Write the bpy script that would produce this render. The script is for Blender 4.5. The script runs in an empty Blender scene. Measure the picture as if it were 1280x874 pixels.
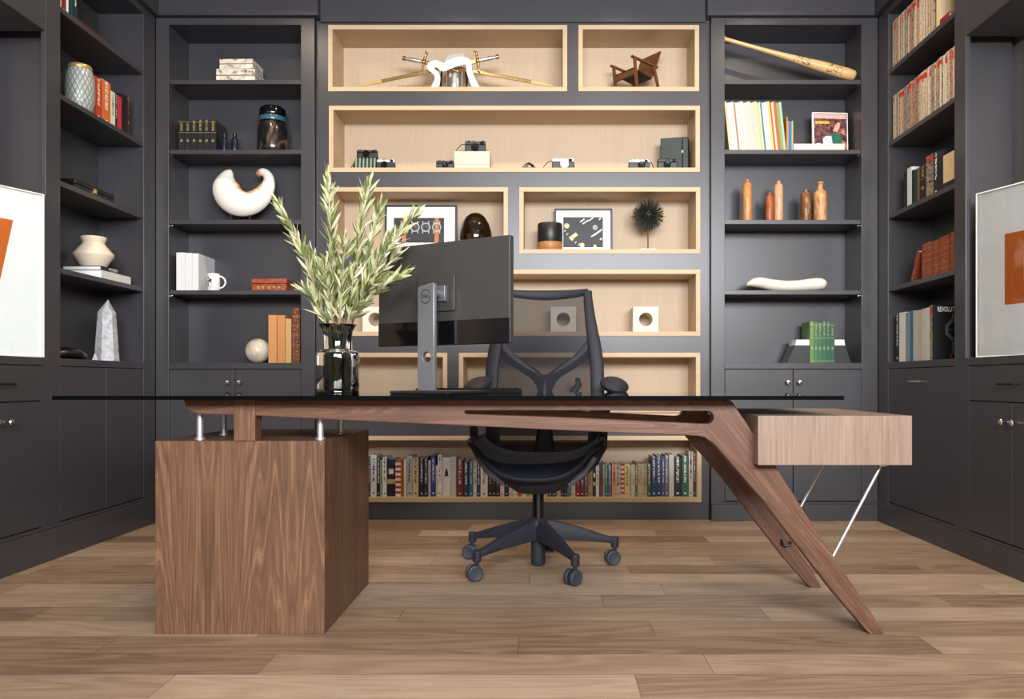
import bpy, bmesh, math, random
from mathutils import Vector, Matrix
random.seed(7)
C = bpy.context.scene.collection
SC = bpy.context.scene
PI = math.pi
def R(a): return math.radians(a)

# ---------------------------------------------------------------- camera, world, light, exposure
FPX, VX, VY, CAMZ = 988.0, 682.0, 477.0, 0.80          # focal length in pixels, optical axis in the 1280x874 frame, eye height
cam = bpy.data.cameras.new('camera'); camo = bpy.data.objects.new('camera', cam); C.objects.link(camo)
camo.location = (0, 0, CAMZ); camo.rotation_euler = (R(90), 0, 0)
cam.sensor_width = 36; cam.sensor_fit = 'HORIZONTAL'; cam.lens = FPX/1280*36
cam.shift_x = -(VX-640)/1280; cam.shift_y = (VY-437)/1280
cam.clip_start = .05
SC.camera = camo
SC.view_settings.view_transform = 'Standard'; SC.view_settings.look = 'None'
SC.view_settings.gamma = 1; SC.view_settings.use_curve_mapping = False
SC.view_settings.exposure = 0.0
SC.cycles.use_denoising = True
SC.cycles.max_bounces = 10; SC.cycles.transparent_max_bounces = 24
SC.cycles.sample_clamp_indirect = 6
wd = bpy.data.worlds.new('World'); SC.world = wd; wd.use_nodes = True
wd.node_tree.nodes['Background'].inputs[0].default_value = (.75, .86, 1, 1)
wd.node_tree.nodes['Background'].inputs[1].default_value = .8
def area(name, loc, rot, sx, sy, power, col, spread=180):
    l = bpy.data.lights.new(name, 'AREA'); l.shape = 'RECTANGLE'; l.size = sx; l.size_y = sy
    l.energy = power; l.color = col; l.spread = R(spread)
    o = bpy.data.objects.new(name, l); C.objects.link(o); o.location = loc; o.rotation_euler = rot
    return o
DAY = (.95, .975, 1.0)
area('daylight_front', (.80, -2.35, 2.38), (R(86), 0, 0), 3.9, 1.25, 690, DAY)
WARM = (1.0, .80, .58)
LAMP_W = 9

# ---------------------------------------------------------------- helpers
def W(px, py, Y): return Vector(((px-VX)*Y/FPX, Y, CAMZ-(py-VY)*Y/FPX))
def X_(px, Y): return (px-VX)*Y/FPX
def Z_(py, Y): return CAMZ-(py-VY)*Y/FPX
def lin(v):
    v /= 255.0
    return v/12.92 if v <= .04045 else ((v+.055)/1.055)**2.4
def rgb(r, g, b): return (lin(r), lin(g), lin(b), 1)

class MB:
    def __init__(s): s.bm = bmesh.new(); s.mi = 0
    def _f(s, vs):
        try:
            f = s.bm.faces.new(vs); f.material_index = s.mi; return f
        except ValueError: return None
    def box(s, x0, x1, y0, y1, z0, z1):
        v = [s.bm.verts.new((x, y, z)) for x in (x0, x1) for y in (y0, y1) for z in (z0, z1)]
        for q in ((0,1,3,2),(4,6,7,5),(0,4,5,1),(2,3,7,6),(0,2,6,4),(1,5,7,3)): s._f([v[i] for i in q])
        return s
    def hexa(s, bot, top):                       # two quads (4 points each, same winding)
        b = [s.bm.verts.new(p) for p in bot]; t = [s.bm.verts.new(p) for p in top]
        s._f(b[::-1]); s._f(t)
        for i in range(len(b)): s._f([b[i], b[(i+1) % len(b)], t[(i+1) % len(b)], t[i]])
        return s
    def quad(s, pts): s._f([s.bm.verts.new(p) for p in pts]); return s
    def lathe(s, prof, n=32, cx=0, cy=0, cz=0, cap=True, M=None):
        rings = []
        for r, z in prof:
            if r <= 1e-6: p = [s.bm.verts.new((cx, cy, cz+z))]
            else: p = [s.bm.verts.new((cx+r*math.cos(2*PI*i/n), cy+r*math.sin(2*PI*i/n), cz+z)) for i in range(n)]
            rings.append(p)
        for a, b in zip(rings, rings[1:]):
            for i in range(n):
                j = (i+1) % n
                if len(a) == 1 and len(b) == 1: continue
                if len(a) == 1: s._f([a[0], b[j], b[i]])
                elif len(b) == 1: s._f([a[i], a[j], b[0]])
                else: s._f([a[i], a[j], b[j], b[i]])
        if cap:
            if len(rings[0]) > 1: s._f(rings[0][::-1])
            if len(rings[-1]) > 1: s._f(rings[-1])
        if M is not None:
            for ring in rings:
                for v in ring: v.co = M @ v.co
        return s
    def tube(s, pts, rad, n=10, flat=None, up=Vector((0,0,1)), cap=True):
        """sweep; rad number or list of numbers or (a,b): a along 'side', b along 'normal'"""
        pts = [Vector(p) for p in pts]; N = len(pts); rings = []
        side0 = None
        for i, p in enumerate(pts):
            t = (pts[min(i+1, N-1)]-pts[max(i-1, 0)]).normalized()
            u = up if side0 is None else None
            if side0 is None:
                sd = t.cross(up)
                if sd.length < 1e-4: sd = t.cross(Vector((1,0,0)))
                if sd.length < 1e-4: sd = t.cross(Vector((0,1,0)))
            else: sd = side0-t*side0.dot(t)
            sd.normalize(); side0 = sd; nm = sd.cross(t).normalized()
            r = rad[i] if isinstance(rad, (list, tuple)) and len(rad) == N and not (N == 2 and flat == 'ab') else rad
            a, b = r if isinstance(r, (tuple, list)) else (r, r)
            rings.append([s.bm.verts.new(p+sd*a*math.cos(2*PI*k/n)+nm*b*math.sin(2*PI*k/n)) for k in range(n)])
        for a, b in zip(rings, rings[1:]):
            for k in range(n): s._f([a[k], a[(k+1) % n], b[(k+1) % n], b[k]])
        if cap: s._f(rings[0][::-1]); s._f(rings[-1])
        return s
    def cyl(s, p0, p1, r, n=16, r1=None): return s.tube([p0, p1], [r, r if r1 is None else r1], n)
    def poly(s, outer, holes=(), t=(0, .02, 0), to3=None):
        """planar outline (2-D points mapped by to3) with holes, extruded by vector t"""
        to3 = to3 or (lambda p: Vector((p[0], 0, p[1])))
        b2 = bmesh.new(); es = []
        for loop in [outer]+list(holes):
            vs = [b2.verts.new(to3(p)) for p in loop]
            es += [b2.edges.new((vs[i], vs[(i+1) % len(vs)])) for i in range(len(vs))]
        if holes: bmesh.ops.triangle_fill(b2, use_beauty=True, use_dissolve=False, edges=es)
        else: bmesh.ops.contextual_create(b2, geom=es)
        ext = bmesh.ops.extrude_face_region(b2, geom=list(b2.faces))
        nv = [g for g in ext['geom'] if isinstance(g, bmesh.types.BMVert)]
        bmesh.ops.translate(b2, verts=nv, vec=t)
        for f in b2.faces: f.material_index = s.mi
        bmesh.ops.recalc_face_normals(b2, faces=list(b2.faces))
        me = bpy.data.meshes.new('tmp'); b2.to_mesh(me); b2.free(); s.bm.from_mesh(me); bpy.data.meshes.remove(me)
        return s
    def ball(s, c, r, n=16, sc=(1,1,1)):
        c = Vector(c); m = n//2
        prof = [(max(0, r*math.sin(PI*i/m)) if 0 < i < m else 0, -r*math.cos(PI*i/m)) for i in range(m+1)]
        M = Matrix.Translation(c) @ Matrix.Diagonal((sc[0], sc[1], sc[2], 1))
        return s.lathe(prof, n, M=M)
    def grid(s, fn, nu, nv):
        g = [[s.bm.verts.new(fn(i/nu, j/nv)) for j in range(nv+1)] for i in range(nu+1)]
        for i in range(nu):
            for j in range(nv): s._f([g[i][j], g[i+1][j], g[i+1][j+1], g[i][j+1]])
        return s
    def xf(s, M):
        bmesh.ops.transform(s.bm, matrix=M, verts=list(s.bm.verts)); return s
    def obj(s, name, mats, parent=None, loc=None, rot=None, bevel=0, smooth=40, label=None, solid=0, sub=0, fixn=True):
        if fixn: bmesh.ops.recalc_face_normals(s.bm, faces=list(s.bm.faces))
        me = bpy.data.meshes.new(name); s.bm.to_mesh(me); s.bm.free()
        mats = mats if isinstance(mats, (list, tuple)) else [mats]
        for m in mats: me.materials.append(m)
        if smooth:
            me.shade_smooth(); me.set_sharp_from_angle(angle=R(smooth))
        o = bpy.data.objects.new(name, me); C.objects.link(o)
        if parent is not None: o.parent = parent
        if loc is not None: o.location = loc
        if rot is not None: o.rotation_euler = rot
        if solid:
            m = o.modifiers.new('solid', 'SOLIDIFY'); m.thickness = solid; m.offset = 0
        if sub:
            m = o.modifiers.new('sub', 'SUBSURF'); m.levels = sub; m.render_levels = sub
        if bevel:
            m = o.modifiers.new('bev', 'BEVEL'); m.width = bevel; m.segments = 2; m.limit_method = 'ANGLE'; m.angle_limit = R(40)
        if label: o['label'] = label
        return o

def tag(o, label, cat, group=None):
    o['label'] = label; o['category'] = cat
    if group: o['group'] = group
    return o
def thing(name, label, cat, loc=(0,0,0), rot=(0,0,0), group=None):
    o = bpy.data.objects.new(name, None); o.empty_display_size = .05; C.objects.link(o)
    o.location = loc; o.rotation_euler = rot
    return tag(o, label, cat, group)
def struct(o): o['kind'] = 'structure'; return o
ONES = 'zeroth first second third fourth fifth sixth seventh eighth ninth tenth eleventh twelfth thirteenth fourteenth fifteenth sixteenth seventeenth eighteenth nineteenth'.split()
TENS = {2:('twentieth','twenty'),3:('thirtieth','thirty'),4:('fortieth','forty'),5:('fiftieth','fifty'),6:('sixtieth','sixty'),7:('seventieth','seventy'),8:('eightieth','eighty')}
def nth(i):
    if i < 20: return ONES[i]
    t, u = divmod(i, 10)
    return TENS[t][0] if u == 0 else TENS[t][1]+'-'+ONES[u]
def text(name, body, size, mat, parent, loc, rot, ext=.0004, align='CENTER'):
    cu = bpy.data.curves.new(name, 'FONT'); cu.body = body; cu.size = size; cu.extrude = ext
    cu.align_x = align; cu.align_y = 'CENTER'; cu.materials.append(mat)
    o = bpy.data.objects.new(name, cu); C.objects.link(o)
    me = bpy.data.meshes.new_from_object(o.evaluated_get(bpy.context.evaluated_depsgraph_get())); bpy.data.objects.remove(o)
    if not me.materials: me.materials.append(mat)
    o = bpy.data.objects.new(name, me); C.objects.link(o); o.parent = parent; o.location = loc; o.rotation_euler = rot
    return o

# ---------------------------------------------------------------- materials
class N:
    """tiny node-graph helper"""
    def __init__(s, name):
        s.m = bpy.data.materials.new(name); s.m.use_nodes = True; s.t = s.m.node_tree; s.b = s.t.nodes['Principled BSDF']
        s.out = s.t.nodes['Material Output']
    def n(s, typ, **kw):
        x = s.t.nodes.new(typ)
        for k, v in kw.items(): setattr(x, k, v)
        return x
    def set(s, sock, v):
        if hasattr(v, 'is_linked') or isinstance(v, bpy.types.NodeSocket): s.t.links.new(v, sock)
        else: sock.default_value = v
    def math(s, op, a, b=0.0, c=0.0):
        x = s.n('ShaderNodeMath', operation=op); s.set(x.inputs[0], a); s.set(x.inputs[1], b)
        if len(x.inputs) > 2: s.set(x.inputs[2], c)
        return x.outputs[0]
    def coord(s, kind='Object'): return s.n('ShaderNodeTexCoord').outputs[kind]
    def mapv(s, vec, scale=(1,1,1), loc=(0,0,0), rot=(0,0,0)):
        x = s.n('ShaderNodeMapping'); s.set(x.inputs['Vector'], vec); x.inputs['Scale'].default_value = scale
        x.inputs['Location'].default_value = loc; x.inputs['Rotation'].default_value = rot
        return x.outputs[0]
    def noise(s, vec, scale=5, detail=3, rough=.55, dist=0, dim='3D'):
        x = s.n('ShaderNodeTexNoise', noise_dimensions=dim); s.set(x.inputs['Vector'], vec)
        x.inputs['Scale'].default_value = scale; x.inputs['Detail'].default_value = detail
        x.inputs['Roughness'].default_value = rough; x.inputs['Distortion'].default_value = dist
        return x.outputs[0]
    def ramp(s, fac, stops, mode='LINEAR'):
        x = s.n('ShaderNodeValToRGB'); s.set(x.inputs[0], fac); e = x.color_ramp.elements; x.color_ramp.interpolation = mode
        while len(e) < len(stops): e.new(.5)
        for q, (p, c) in zip(e, stops): q.position = p; q.color = c
        return x.outputs[0]
    def mix(s, f, a, b, blend='MIX'):
        x = s.n('ShaderNodeMix', data_type='RGBA', blend_type=blend)
        s.set(x.inputs[0], f); s.set(x.inputs[6], a); s.set(x.inputs[7], b); return x.outputs[2]
    def sep(s, v):
        x = s.n('ShaderNodeSeparateXYZ'); s.set(x.inputs[0], v); return x.outputs
    def comb(s, a, b, c):
        x = s.n('ShaderNodeCombineXYZ')
        for i, v in enumerate((a, b, c)): s.set(x.inputs[i], v)
        return x.outputs[0]
    def white(s, v):
        x = s.n('ShaderNodeTexWhiteNoise', noise_dimensions='3D'); s.set(x.inputs[0], v); return x.outputs
    def bump(s, h, strength=.1, dist=.002):
        x = s.n('ShaderNodeBump'); s.set(x.inputs['Height'], h); x.inputs['Strength'].default_value = strength
        x.inputs['Distance'].default_value = dist; s.set(s.b.inputs['Normal'], x.outputs[0])
    def fin(s, col=None, rough=.5, metal=0, spec=.5, coat=0):
        if col is not None: s.set(s.b.inputs['Base Color'], col)
        s.set(s.b.inputs['Roughness'], rough); s.set(s.b.inputs['Metallic'], metal)
        s.b.inputs['Specular IOR Level'].default_value = spec; s.b.inputs['Coat Weight'].default_value = coat
        return s.m
def mat(name, col, rough=.5, metal=0, spec=.5, var=.08, vs=40, coat=0, bump=0):
    g = N(name); nz = g.noise(g.coord(), vs, 3)
    lo = tuple(x*(1-var) for x in col[:3])+(1,); hi = tuple(min(1, x*(1+var)) for x in col[:3])+(1,)
    c = g.ramp(nz, [(.3, lo), (.7, hi)])
    if bump: g.bump(nz, bump, .003)
    return g.fin(c, rough, metal, spec, coat)
def speckle(name, cols, scale=30, rough=.5, detail=6, dist=0, metal=0, sc=(1,1,1)):
    g = N(name); nz = g.noise(g.mapv(g.coord(), sc), scale, detail, .6, dist)
    return g.fin(g.ramp(nz, cols), rough, metal)
def wood(name, dark, mid, light, along='Z', ring=26, fig=(4, 4, .55), rough=.45, fine=1.0, mirror=0, spec=.4, ringw=.36, bend=None):
    g = N(name); v = g.coord(); x, y, z = g.sep(v)
    if along == 'X': a, b, c = y, z, x
    elif along == 'Y': a, b, c = x, z, y
    else: a, b, c = x, y, z
    if bend:                                           # the grain turns into the leg past x = bend[0]
        k = g.math('GREATER_THAN', x, bend[0]); ca, sa = math.cos(bend[1]), math.sin(bend[1])
        c2 = g.math('ADD', g.math('MULTIPLY', x, ca), g.math('MULTIPLY', z, sa)); b2 = g.math('SUBTRACT', g.math('MULTIPLY', z, ca), g.math('MULTIPLY', x, sa))
        def mx(p, q): return g.math('ADD', p, g.math('MULTIPLY', k, g.math('SUBTRACT', q, p)))
        c, b = mx(c, c2), mx(b, b2)
    if mirror: a = g.math('PINGPONG', a, mirror)
    info = g.n('ShaderNodeObjectInfo').outputs['Random']
    vv = g.comb(a, b, g.math('ADD', c, g.math('MULTIPLY', info, 7.0)))
    n1 = g.noise(g.mapv(vv, fig), 1.0, 2, .45, .25)
    rings = g.noise(g.comb(g.math('MULTIPLY', n1, ring*7.0), g.math('MULTIPLY', c, .35), 2.0), 1.0, 4, .68)
    n2 = g.noise(g.mapv(vv, (110, 110, 3.5)), 1.0, 4, .7)
    n3 = g.noise(g.mapv(vv, (9, 9, .8)), 1.0, 3, .5)
    f = g.math('ADD', g.math('MULTIPLY', rings, ringw), g.math('MULTIPLY', n2, .55*fine))
    f = g.math('ADD', f, g.math('MULTIPLY', n3, .25))
    f = g.math('DIVIDE', g.math('SUBTRACT', f, .5*(ringw+.55*fine+.25)), .5*(ringw+.55*fine+.25)*.62); f = g.math('MULTIPLY_ADD', f, .30, .60)
    col = g.ramp(f, [(.34, dark), (.60, mid), (.86, light)])
    g.bump(n2, .12, .001)
    return g.fin(col, rough, 0, spec)

M = {}
M['paint'] = mat('charcoal_paint', rgb(60, 58, 62), .34, spec=.5, var=.04, vs=6)
M['ceiling'] = mat('ceiling_grey', rgb(150, 147, 144), .9)
M['wallplain'] = mat('plaster_grey', rgb(120, 117, 115), .9)
M['oak'] = wood('pale_oak_veneer', rgb(176, 149, 118), rgb(192, 166, 134), rgb(204, 180, 150), 'X', 5, (5, 5, .4), .5, .7, ringw=.3)
M['oakback'] = wood('pale_oak_panel', rgb(178, 154, 127), rgb(190, 167, 140), rgb(198, 177, 151), 'Z', 3, (5, 5, .3), .55, .7, ringw=.25)
wd_ = (rgb(36, 23, 16), rgb(102, 71, 52), rgb(166, 126, 97))
M['walnutV'] = wood('walnut_veneer', *wd_, 'Z', 8, (7.5, 7.5, .5), .45, 1.0, mirror=.267, ringw=.85)
M['walnutH'] = wood('walnut_solid', rgb(42, 25, 18), rgb(94, 63, 48), rgb(146, 108, 86), 'X', 7, (11, 11, .8), .4, ringw=.75, bend=(.50, R(-51)))
M['walnutL'] = wood('walnut_pale', rgb(92, 74, 64), rgb(132, 110, 96), rgb(160, 138, 122), 'Z', 4, (18, 18, .6), .42, 1.2, ringw=.4)
M['darkwood'] = wood('brown_model_wood', rgb(58, 32, 16), rgb(104, 64, 36), rgb(140, 92, 56), 'X', 8, (20, 20, 3), .5)
M['steel'] = mat('brushed_steel', rgb(226, 226, 228), .38, .85, var=.03)
M['nickel'] = mat('polished_nickel', rgb(225, 222, 215), .15, 1)
M['brass'] = mat('polished_brass', rgb(206, 172, 118), .25, 1)
M['silver'] = mat('satin_silver', rgb(214, 214, 214), .3, .9)
M['black'] = mat('satin_black', rgb(22, 22, 24), .4)
M['blackgloss'] = mat('gloss_black', rgb(10, 10, 12), .12)
M['iron'] = mat('black_iron', rgb(30, 28, 28), .55, .4)
M['plastic'] = mat('charcoal_plastic', rgb(36, 37, 45), .58, spec=.3)
M['plasticlight'] = mat('grey_plastic', rgb(92, 96, 108), .35)
M['rubber'] = mat('dark_rubber', rgb(44, 47, 54), .6)
M['white'] = mat('soft_white', rgb(222, 220, 214), .6, var=.03)
M['paper'] = mat('white_paper', rgb(246, 246, 244), .8, var=.02)
M['boxcream'] = mat('cream_card_box', rgb(204, 195, 176), .7, var=.03)
M['ribbon'] = mat('white_ribbon', rgb(204, 203, 205), .7, var=.04)
M['keyblack'] = mat('matt_key_black', rgb(18, 18, 20), .85, spec=.1)
M['pages'] = mat('page_edges', rgb(226, 214, 190), .9, var=.12, vs=300)
M['cream'] = mat('cream_ceramic', rgb(232, 216, 190), .45, var=.04)
M['gold'] = mat('gold_leaf', rgb(186, 156, 98), .4, .5)
M['orange'] = mat('orange_paint', rgb(206, 104, 30), .8, var=.06, vs=60)
M['palefill'] = mat('pale_yellow_paint', rgb(236, 218, 160), .8)
M['monitor'] = mat('monitor_grey', rgb(72, 70, 69), .36, .4, var=.03)
M['standgrey'] = mat('stand_metal', rgb(140, 142, 148), .36, .7, var=.03)
M['print_black'] = mat('print_black', rgb(24, 24, 26), .5)
M['print_lume'] = mat('print_lume', rgb(226, 204, 156), .6)
M['print_strap'] = mat('print_tan_strap', rgb(196, 120, 70), .6)
M['lampglow'] = N('lamp_lens').m
_b = M['lampglow'].node_tree.nodes['Principled BSDF']; _b.inputs['Emission Color'].default_value = (1, .85, .65, 1); _b.inputs['Emission Strength'].default_value = 6

def floor_mat():
    g = N('oak_floor_planks'); v = g.coord(); x, y, z = g.sep(v)
    RW, L = .161, 1.25
    yy = g.math('DIVIDE', g.math('ADD', y, .097), RW); row = g.math('FLOOR', yy); fy = g.math('FRACT', yy)
    ro = g.white(g.comb(row, 3.1, 0))[0]
    xx = g.math('DIVIDE', g.math('ADD', x, g.math('MULTIPLY', ro, 7.3)), L); colm = g.math('FLOOR', xx); fx = g.math('FRACT', xx)
    rnd = g.white(g.comb(row, colm, 5.0))[0]
    vv = g.comb(g.math('ADD', x, g.math('MULTIPLY', rnd, 31.0)), g.math('ADD', y, g.math('MULTIPLY', rnd, 17.0)), 0)
    n1 = g.noise(g.mapv(vv, (.8, 7, 1)), 1.0, 2, .5, .5)
    ring = g.math('MULTIPLY_ADD', g.math('SINE', g.math('MULTIPLY', n1, 60.0)), .5, .5)
    n2 = g.noise(g.mapv(vv, (6, 150, 1)), 1.0, 4, .65)
    f = g.math('ADD', g.math('MULTIPLY', ring, .13), g.math('MULTIPLY', n2, .5))
    f = g.math('ADD', f, g.math('MULTIPLY', rnd, .38))
    col = g.ramp(f, [(.16, rgb(100, 78, 60)), (.48, rgb(152, 126, 102)), (.82, rgb(186, 162, 138))])
    e1 = g.math('LESS_THAN', g.math('MINIMUM', fy, g.math('SUBTRACT', 1.0, fy)), .009)
    e2 = g.math('LESS_THAN', g.math('MINIMUM', fx, g.math('SUBTRACT', 1.0, fx)), .0012)
    edge = g.math('MAXIMUM', e1, e2)
    col = g.mix(g.math('MULTIPLY', edge, .55), col, rgb(58, 42, 30))
    h = g.math('SUBTRACT', g.math('MULTIPLY', n2, .4), edge)
    g.bump(h, .25, .002)
    return g.fin(col, g.math('MULTIPLY_ADD', n2, .2, .30), 0, .45)
M['floor'] = floor_mat()

def cover_mat(name, style):
    """cover colour comes from the object's own colour; Generated coordinates run along the spine"""
    g = N(name); base = g.n('ShaderNodeObjectInfo'); col = base.outputs['Color']; rnd = base.outputs['Random']
    gx, gy, gz = g.sep(g.coord('Generated'))
    onsp = g.math('LESS_THAN', gy, .03)
    def band(v, lo, hi): return g.math('MULTIPLY', g.math('GREATER_THAN', v, lo), g.math('LESS_THAN', v, hi))
    if style in ('light', 'dark', 'gold'):
        t = {'light': rgb(232, 228, 216), 'dark': rgb(40, 36, 36), 'gold': rgb(190, 164, 108)}[style]
        nz = g.noise(g.comb(g.math('MULTIPLY', gx, 3.0), g.math('MULTIPLY', rnd, 50.0), g.math('MULTIPLY', gz, 46.0)), 1.0, 1)
        m = g.math('MULTIPLY', g.math('GREATER_THAN', nz, .5), band(gx, .32, .68))
        ln = g.math('MULTIPLY_ADD', rnd, .25, .52)
        m = g.math('MULTIPLY', m, g.math('MULTIPLY', g.math('GREATER_THAN', gz, .34), g.math('LESS_THAN', gz, g.math('ADD', .38, ln))))
        foot = g.math('MULTIPLY', band(gz, .06, .10), band(gx, .35, .65))
        m = g.math('MAXIMUM', m, foot)
        if style == 'gold':
            m = g.math('MULTIPLY', m, g.math('GREATER_THAN', gz, .66))
            for a in (.045, .60, .93): m = g.math('MAXIMUM', m, band(gz, a, a+.013))
            ex = g.math('MULTIPLY', g.math('SUBTRACT', gx, .5), 1.0); ez = g.math('MULTIPLY', g.math('SUBTRACT', gz, .36), 5.0)
            m = g.math('MAXIMUM', m, g.math('LESS_THAN', g.math('ADD', g.math('MULTIPLY', ex, ex), g.math('MULTIPLY', ez, ez)), .045))
            m = g.math('MULTIPLY', m, .55)
        col = g.mix(g.math('MULTIPLY', m, onsp), col, t)
    elif style == 'stripe':
        s = g.math('GREATER_THAN', g.math('FRACT', g.math('MULTIPLY', gz, 7.0)), .55)
        col = g.mix(g.math('MULTIPLY', s, onsp), col, rgb(176, 44, 44))
    elif style == 'band':
        col = g.mix(g.math('MULTIPLY', band(gz, .34, .46), onsp), col, rgb(196, 172, 110))
        col = g.mix(g.math('MULTIPLY', g.math('MULTIPLY', band(gz, .6, .74), band(gx, .2, .8)), onsp), col, rgb(226, 222, 214))
    elif style == 'mag':
        v = g.comb(g.math('MULTIPLY', gx, 1.2), g.math('MULTIPLY', rnd, 90.0), g.math('MULTIPLY', gz, 17.0))
        nz = g.noise(v, 1.0, 4, .7)
        sp = g.ramp(nz, [(.34, rgb(44, 34, 34)), (.42, rgb(120, 84, 60)), (.48, rgb(206, 188, 160)), (.57, rgb(226, 214, 192)), (.64, rgb(60, 64, 66)), (.72, rgb(150, 60, 40))])
        col = g.mix(g.math('MULTIPLY', onsp, .45), col, sp)
        red = g.math('MULTIPLY', g.math('GREATER_THAN', gz, g.math('MULTIPLY_ADD', rnd, .12, .76)), g.math('LESS_THAN', gz, .95))
        red = g.math('MULTIPLY', red, g.math('GREATER_THAN', g.math('FRACT', g.math('MULTIPLY', rnd, 13.0)), .45))
        col = g.mix(g.math('MULTIPLY', red, onsp), col, rgb(190, 52, 40))
    elif style == 'leather':
        nz = g.noise(g.mapv(g.coord(), (1, 1, .6)), 60, 4, .65)
        col = g.mix(g.math('MULTIPLY', nz, .7), col, rgb(60, 28, 18))
        m = g.math('MULTIPLY', g.math('GREATER_THAN', g.noise(g.comb(g.math('MULTIPLY', gx, 4.0), rnd, g.math('MULTIPLY', gz, 40.0)), 1.0, 2), .56), band(gx, .15, .85))
        for a in (.16, .32, .5, .68, .84): m = g.math('MAXIMUM', m, band(gz, a, a+.012))
        col = g.mix(g.math('MULTIPLY', g.math('MULTIPLY', m, onsp), .55), col, rgb(206, 140, 70))
    nz2 = g.noise(g.coord(), 120, 2)
    col = g.mix(g.math('MULTIPLY', nz2, .12), col, (0.02, .02, .02, 1))
    return g.fin(col, .45, 0, .4)
COV = {s: cover_mat('cover_'+s, s) for s in ('plain', 'light', 'dark', 'gold', 'stripe', 'band', 'mag', 'leather')}

def clear(name, tint, rough=.02, ior=1.5, refl=1.0):
    g = N(name); t = g.t; tr = g.n('ShaderNodeBsdfTransparent'); tr.inputs[0].default_value = tint
    gl = g.n('ShaderNodeBsdfGlossy'); gl.inputs['Roughness'].default_value = rough; gl.inputs[0].default_value = (refl, refl, refl, 1)
    fr = g.n('ShaderNodeFresnel'); fr.inputs[0].default_value = ior
    mx = g.n('ShaderNodeMixShader'); t.links.new(fr.outputs[0], mx.inputs[0]); t.links.new(tr.outputs[0], mx.inputs[1]); t.links.new(gl.outputs[0], mx.inputs[2])
    t.links.new(mx.outputs[0], g.out.inputs['Surface']); return g.m
M['deskglass'] = clear('smoked_desk_glass', (.16, .18, .18, 1), .01)
M['smokeglass'] = clear('smoked_vase_glass', (.20, .23, .22, 1), .02, 1.5)
M['glassedge'] = mat('dark_glass_edge', rgb(5, 6, 7), .6, spec=.03)
M['amberglass'] = clear('amber_glass', (.36, .26, .05, 1), .02, 1.6)
M['acrylic'] = clear('clear_acrylic', (.97, .98, .98, 1), .03, 1.3)
def weave():
    g = N('black_seat_mesh'); t = g.t
    tr = g.n('ShaderNodeBsdfTransparent'); mx = g.n('ShaderNodeMixShader'); mx.inputs[0].default_value = .76
    g.fin(rgb(34, 35, 42), .8, spec=.2)
    t.links.new(tr.outputs[0], mx.inputs[1]); t.links.new(g.b.outputs[0], mx.inputs[2]); t.links.new(mx.outputs[0], g.out.inputs['Surface']); return g.m
M['mesh'] = weave()

# ---------------------------------------------------------------- room shell
FY = 4.54           # face of the bookcases on the far wall
CY = 4.575          # face of the niche wall
XL, XR = -2.24, 1.91  # faces of the side cabinets
CEIL = 3.15
struct(MB().box(-2.6, 4.2, -2.1, 4.95, -.06, 0).obj('floor', M['floor'], smooth=0))
struct(MB().box(-2.6, 4.2, -2.1, 4.95, CEIL, CEIL+.06).obj('ceiling', M['ceiling'], smooth=0))
struct(MB().box(-2.58, -2.525, -2.1, 4.93, 0, CEIL).obj('wall_left', M['wallplain'], smooth=0))
struct(MB().box(2.20, 2.26, 1.5, 4.93, 0, CEIL).box(2.26, 4.2, 1.5, 1.56, 0, CEIL).box(4.14, 4.2, -2.1, 1.5, 0, CEIL).obj('wall_right', M['wallplain'], smooth=0))
struct(MB().box(-2.58, 2.26, 4.875, 4.93, 0, CEIL).obj('wall_back', M['wallplain'], smooth=0))
w = MB(); w.box(-2.58, -1.15, -2.1, -2.02, 0, CEIL); w.box(2.75, 4.2, -2.1, -2.02, 0, CEIL); w.box(-1.15, 2.75, -2.1, -2.02, 0, 1.72); w.box(-1.15, 2.75, -2.1, -2.02, 3.02, CEIL)
struct(w.obj('wall_front', M['wallplain'], smooth=0))
def window(name, horiz, a0, a1, z0, z1, at):
    g = MB(); t = .05
    def b(p0, p1, q0, q1):
        if horiz: g.box(p0, p1, at-.04, at+.04, q0, q1)
        else: g.box(at-.04, at+.04, p0, p1, q0, q1)
    b(a0, a0+t, z0, z1); b(a1-t, a1, z0, z1); b(a0+t, a1-t, z0, z0+t); b(a0+t, a1-t, z1-t, z1)
    for k in (1, 2):
        m_ = a0+(a1-a0)*k/3; b(m_-.018, m_+.018, z0+t, z1-t)
    struct(g.obj(name, M['black'], smooth=0))
window('window_1', True, -1.15, 2.75, 1.72, 3.02, -2.06)
# cornice fascia above the built-ins
P = M['paint']
def trim(name, b): struct(b.obj(name, P, smooth=0, bevel=.002))
trim('trim_1', MB().box(-2.21, -1.30, FY-.03, 4.80, 2.892, CEIL-.002))
trim('trim_2', MB().box(-1.299, .924, CY-.02, 4.84, 2.875, CEIL-.002))
trim('trim_3', MB().box(.925, 1.879, FY-.03, 4.80, 2.892, CEIL-.002))
trim('trim_4', MB().box(-2.5, -2.211, 1.6, FY+.0, 2.892, CEIL-.002))
trim('trim_5', MB().box(1.88, 2.17, 1.6, FY+.0, 2.892, CEIL-.002))

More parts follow.
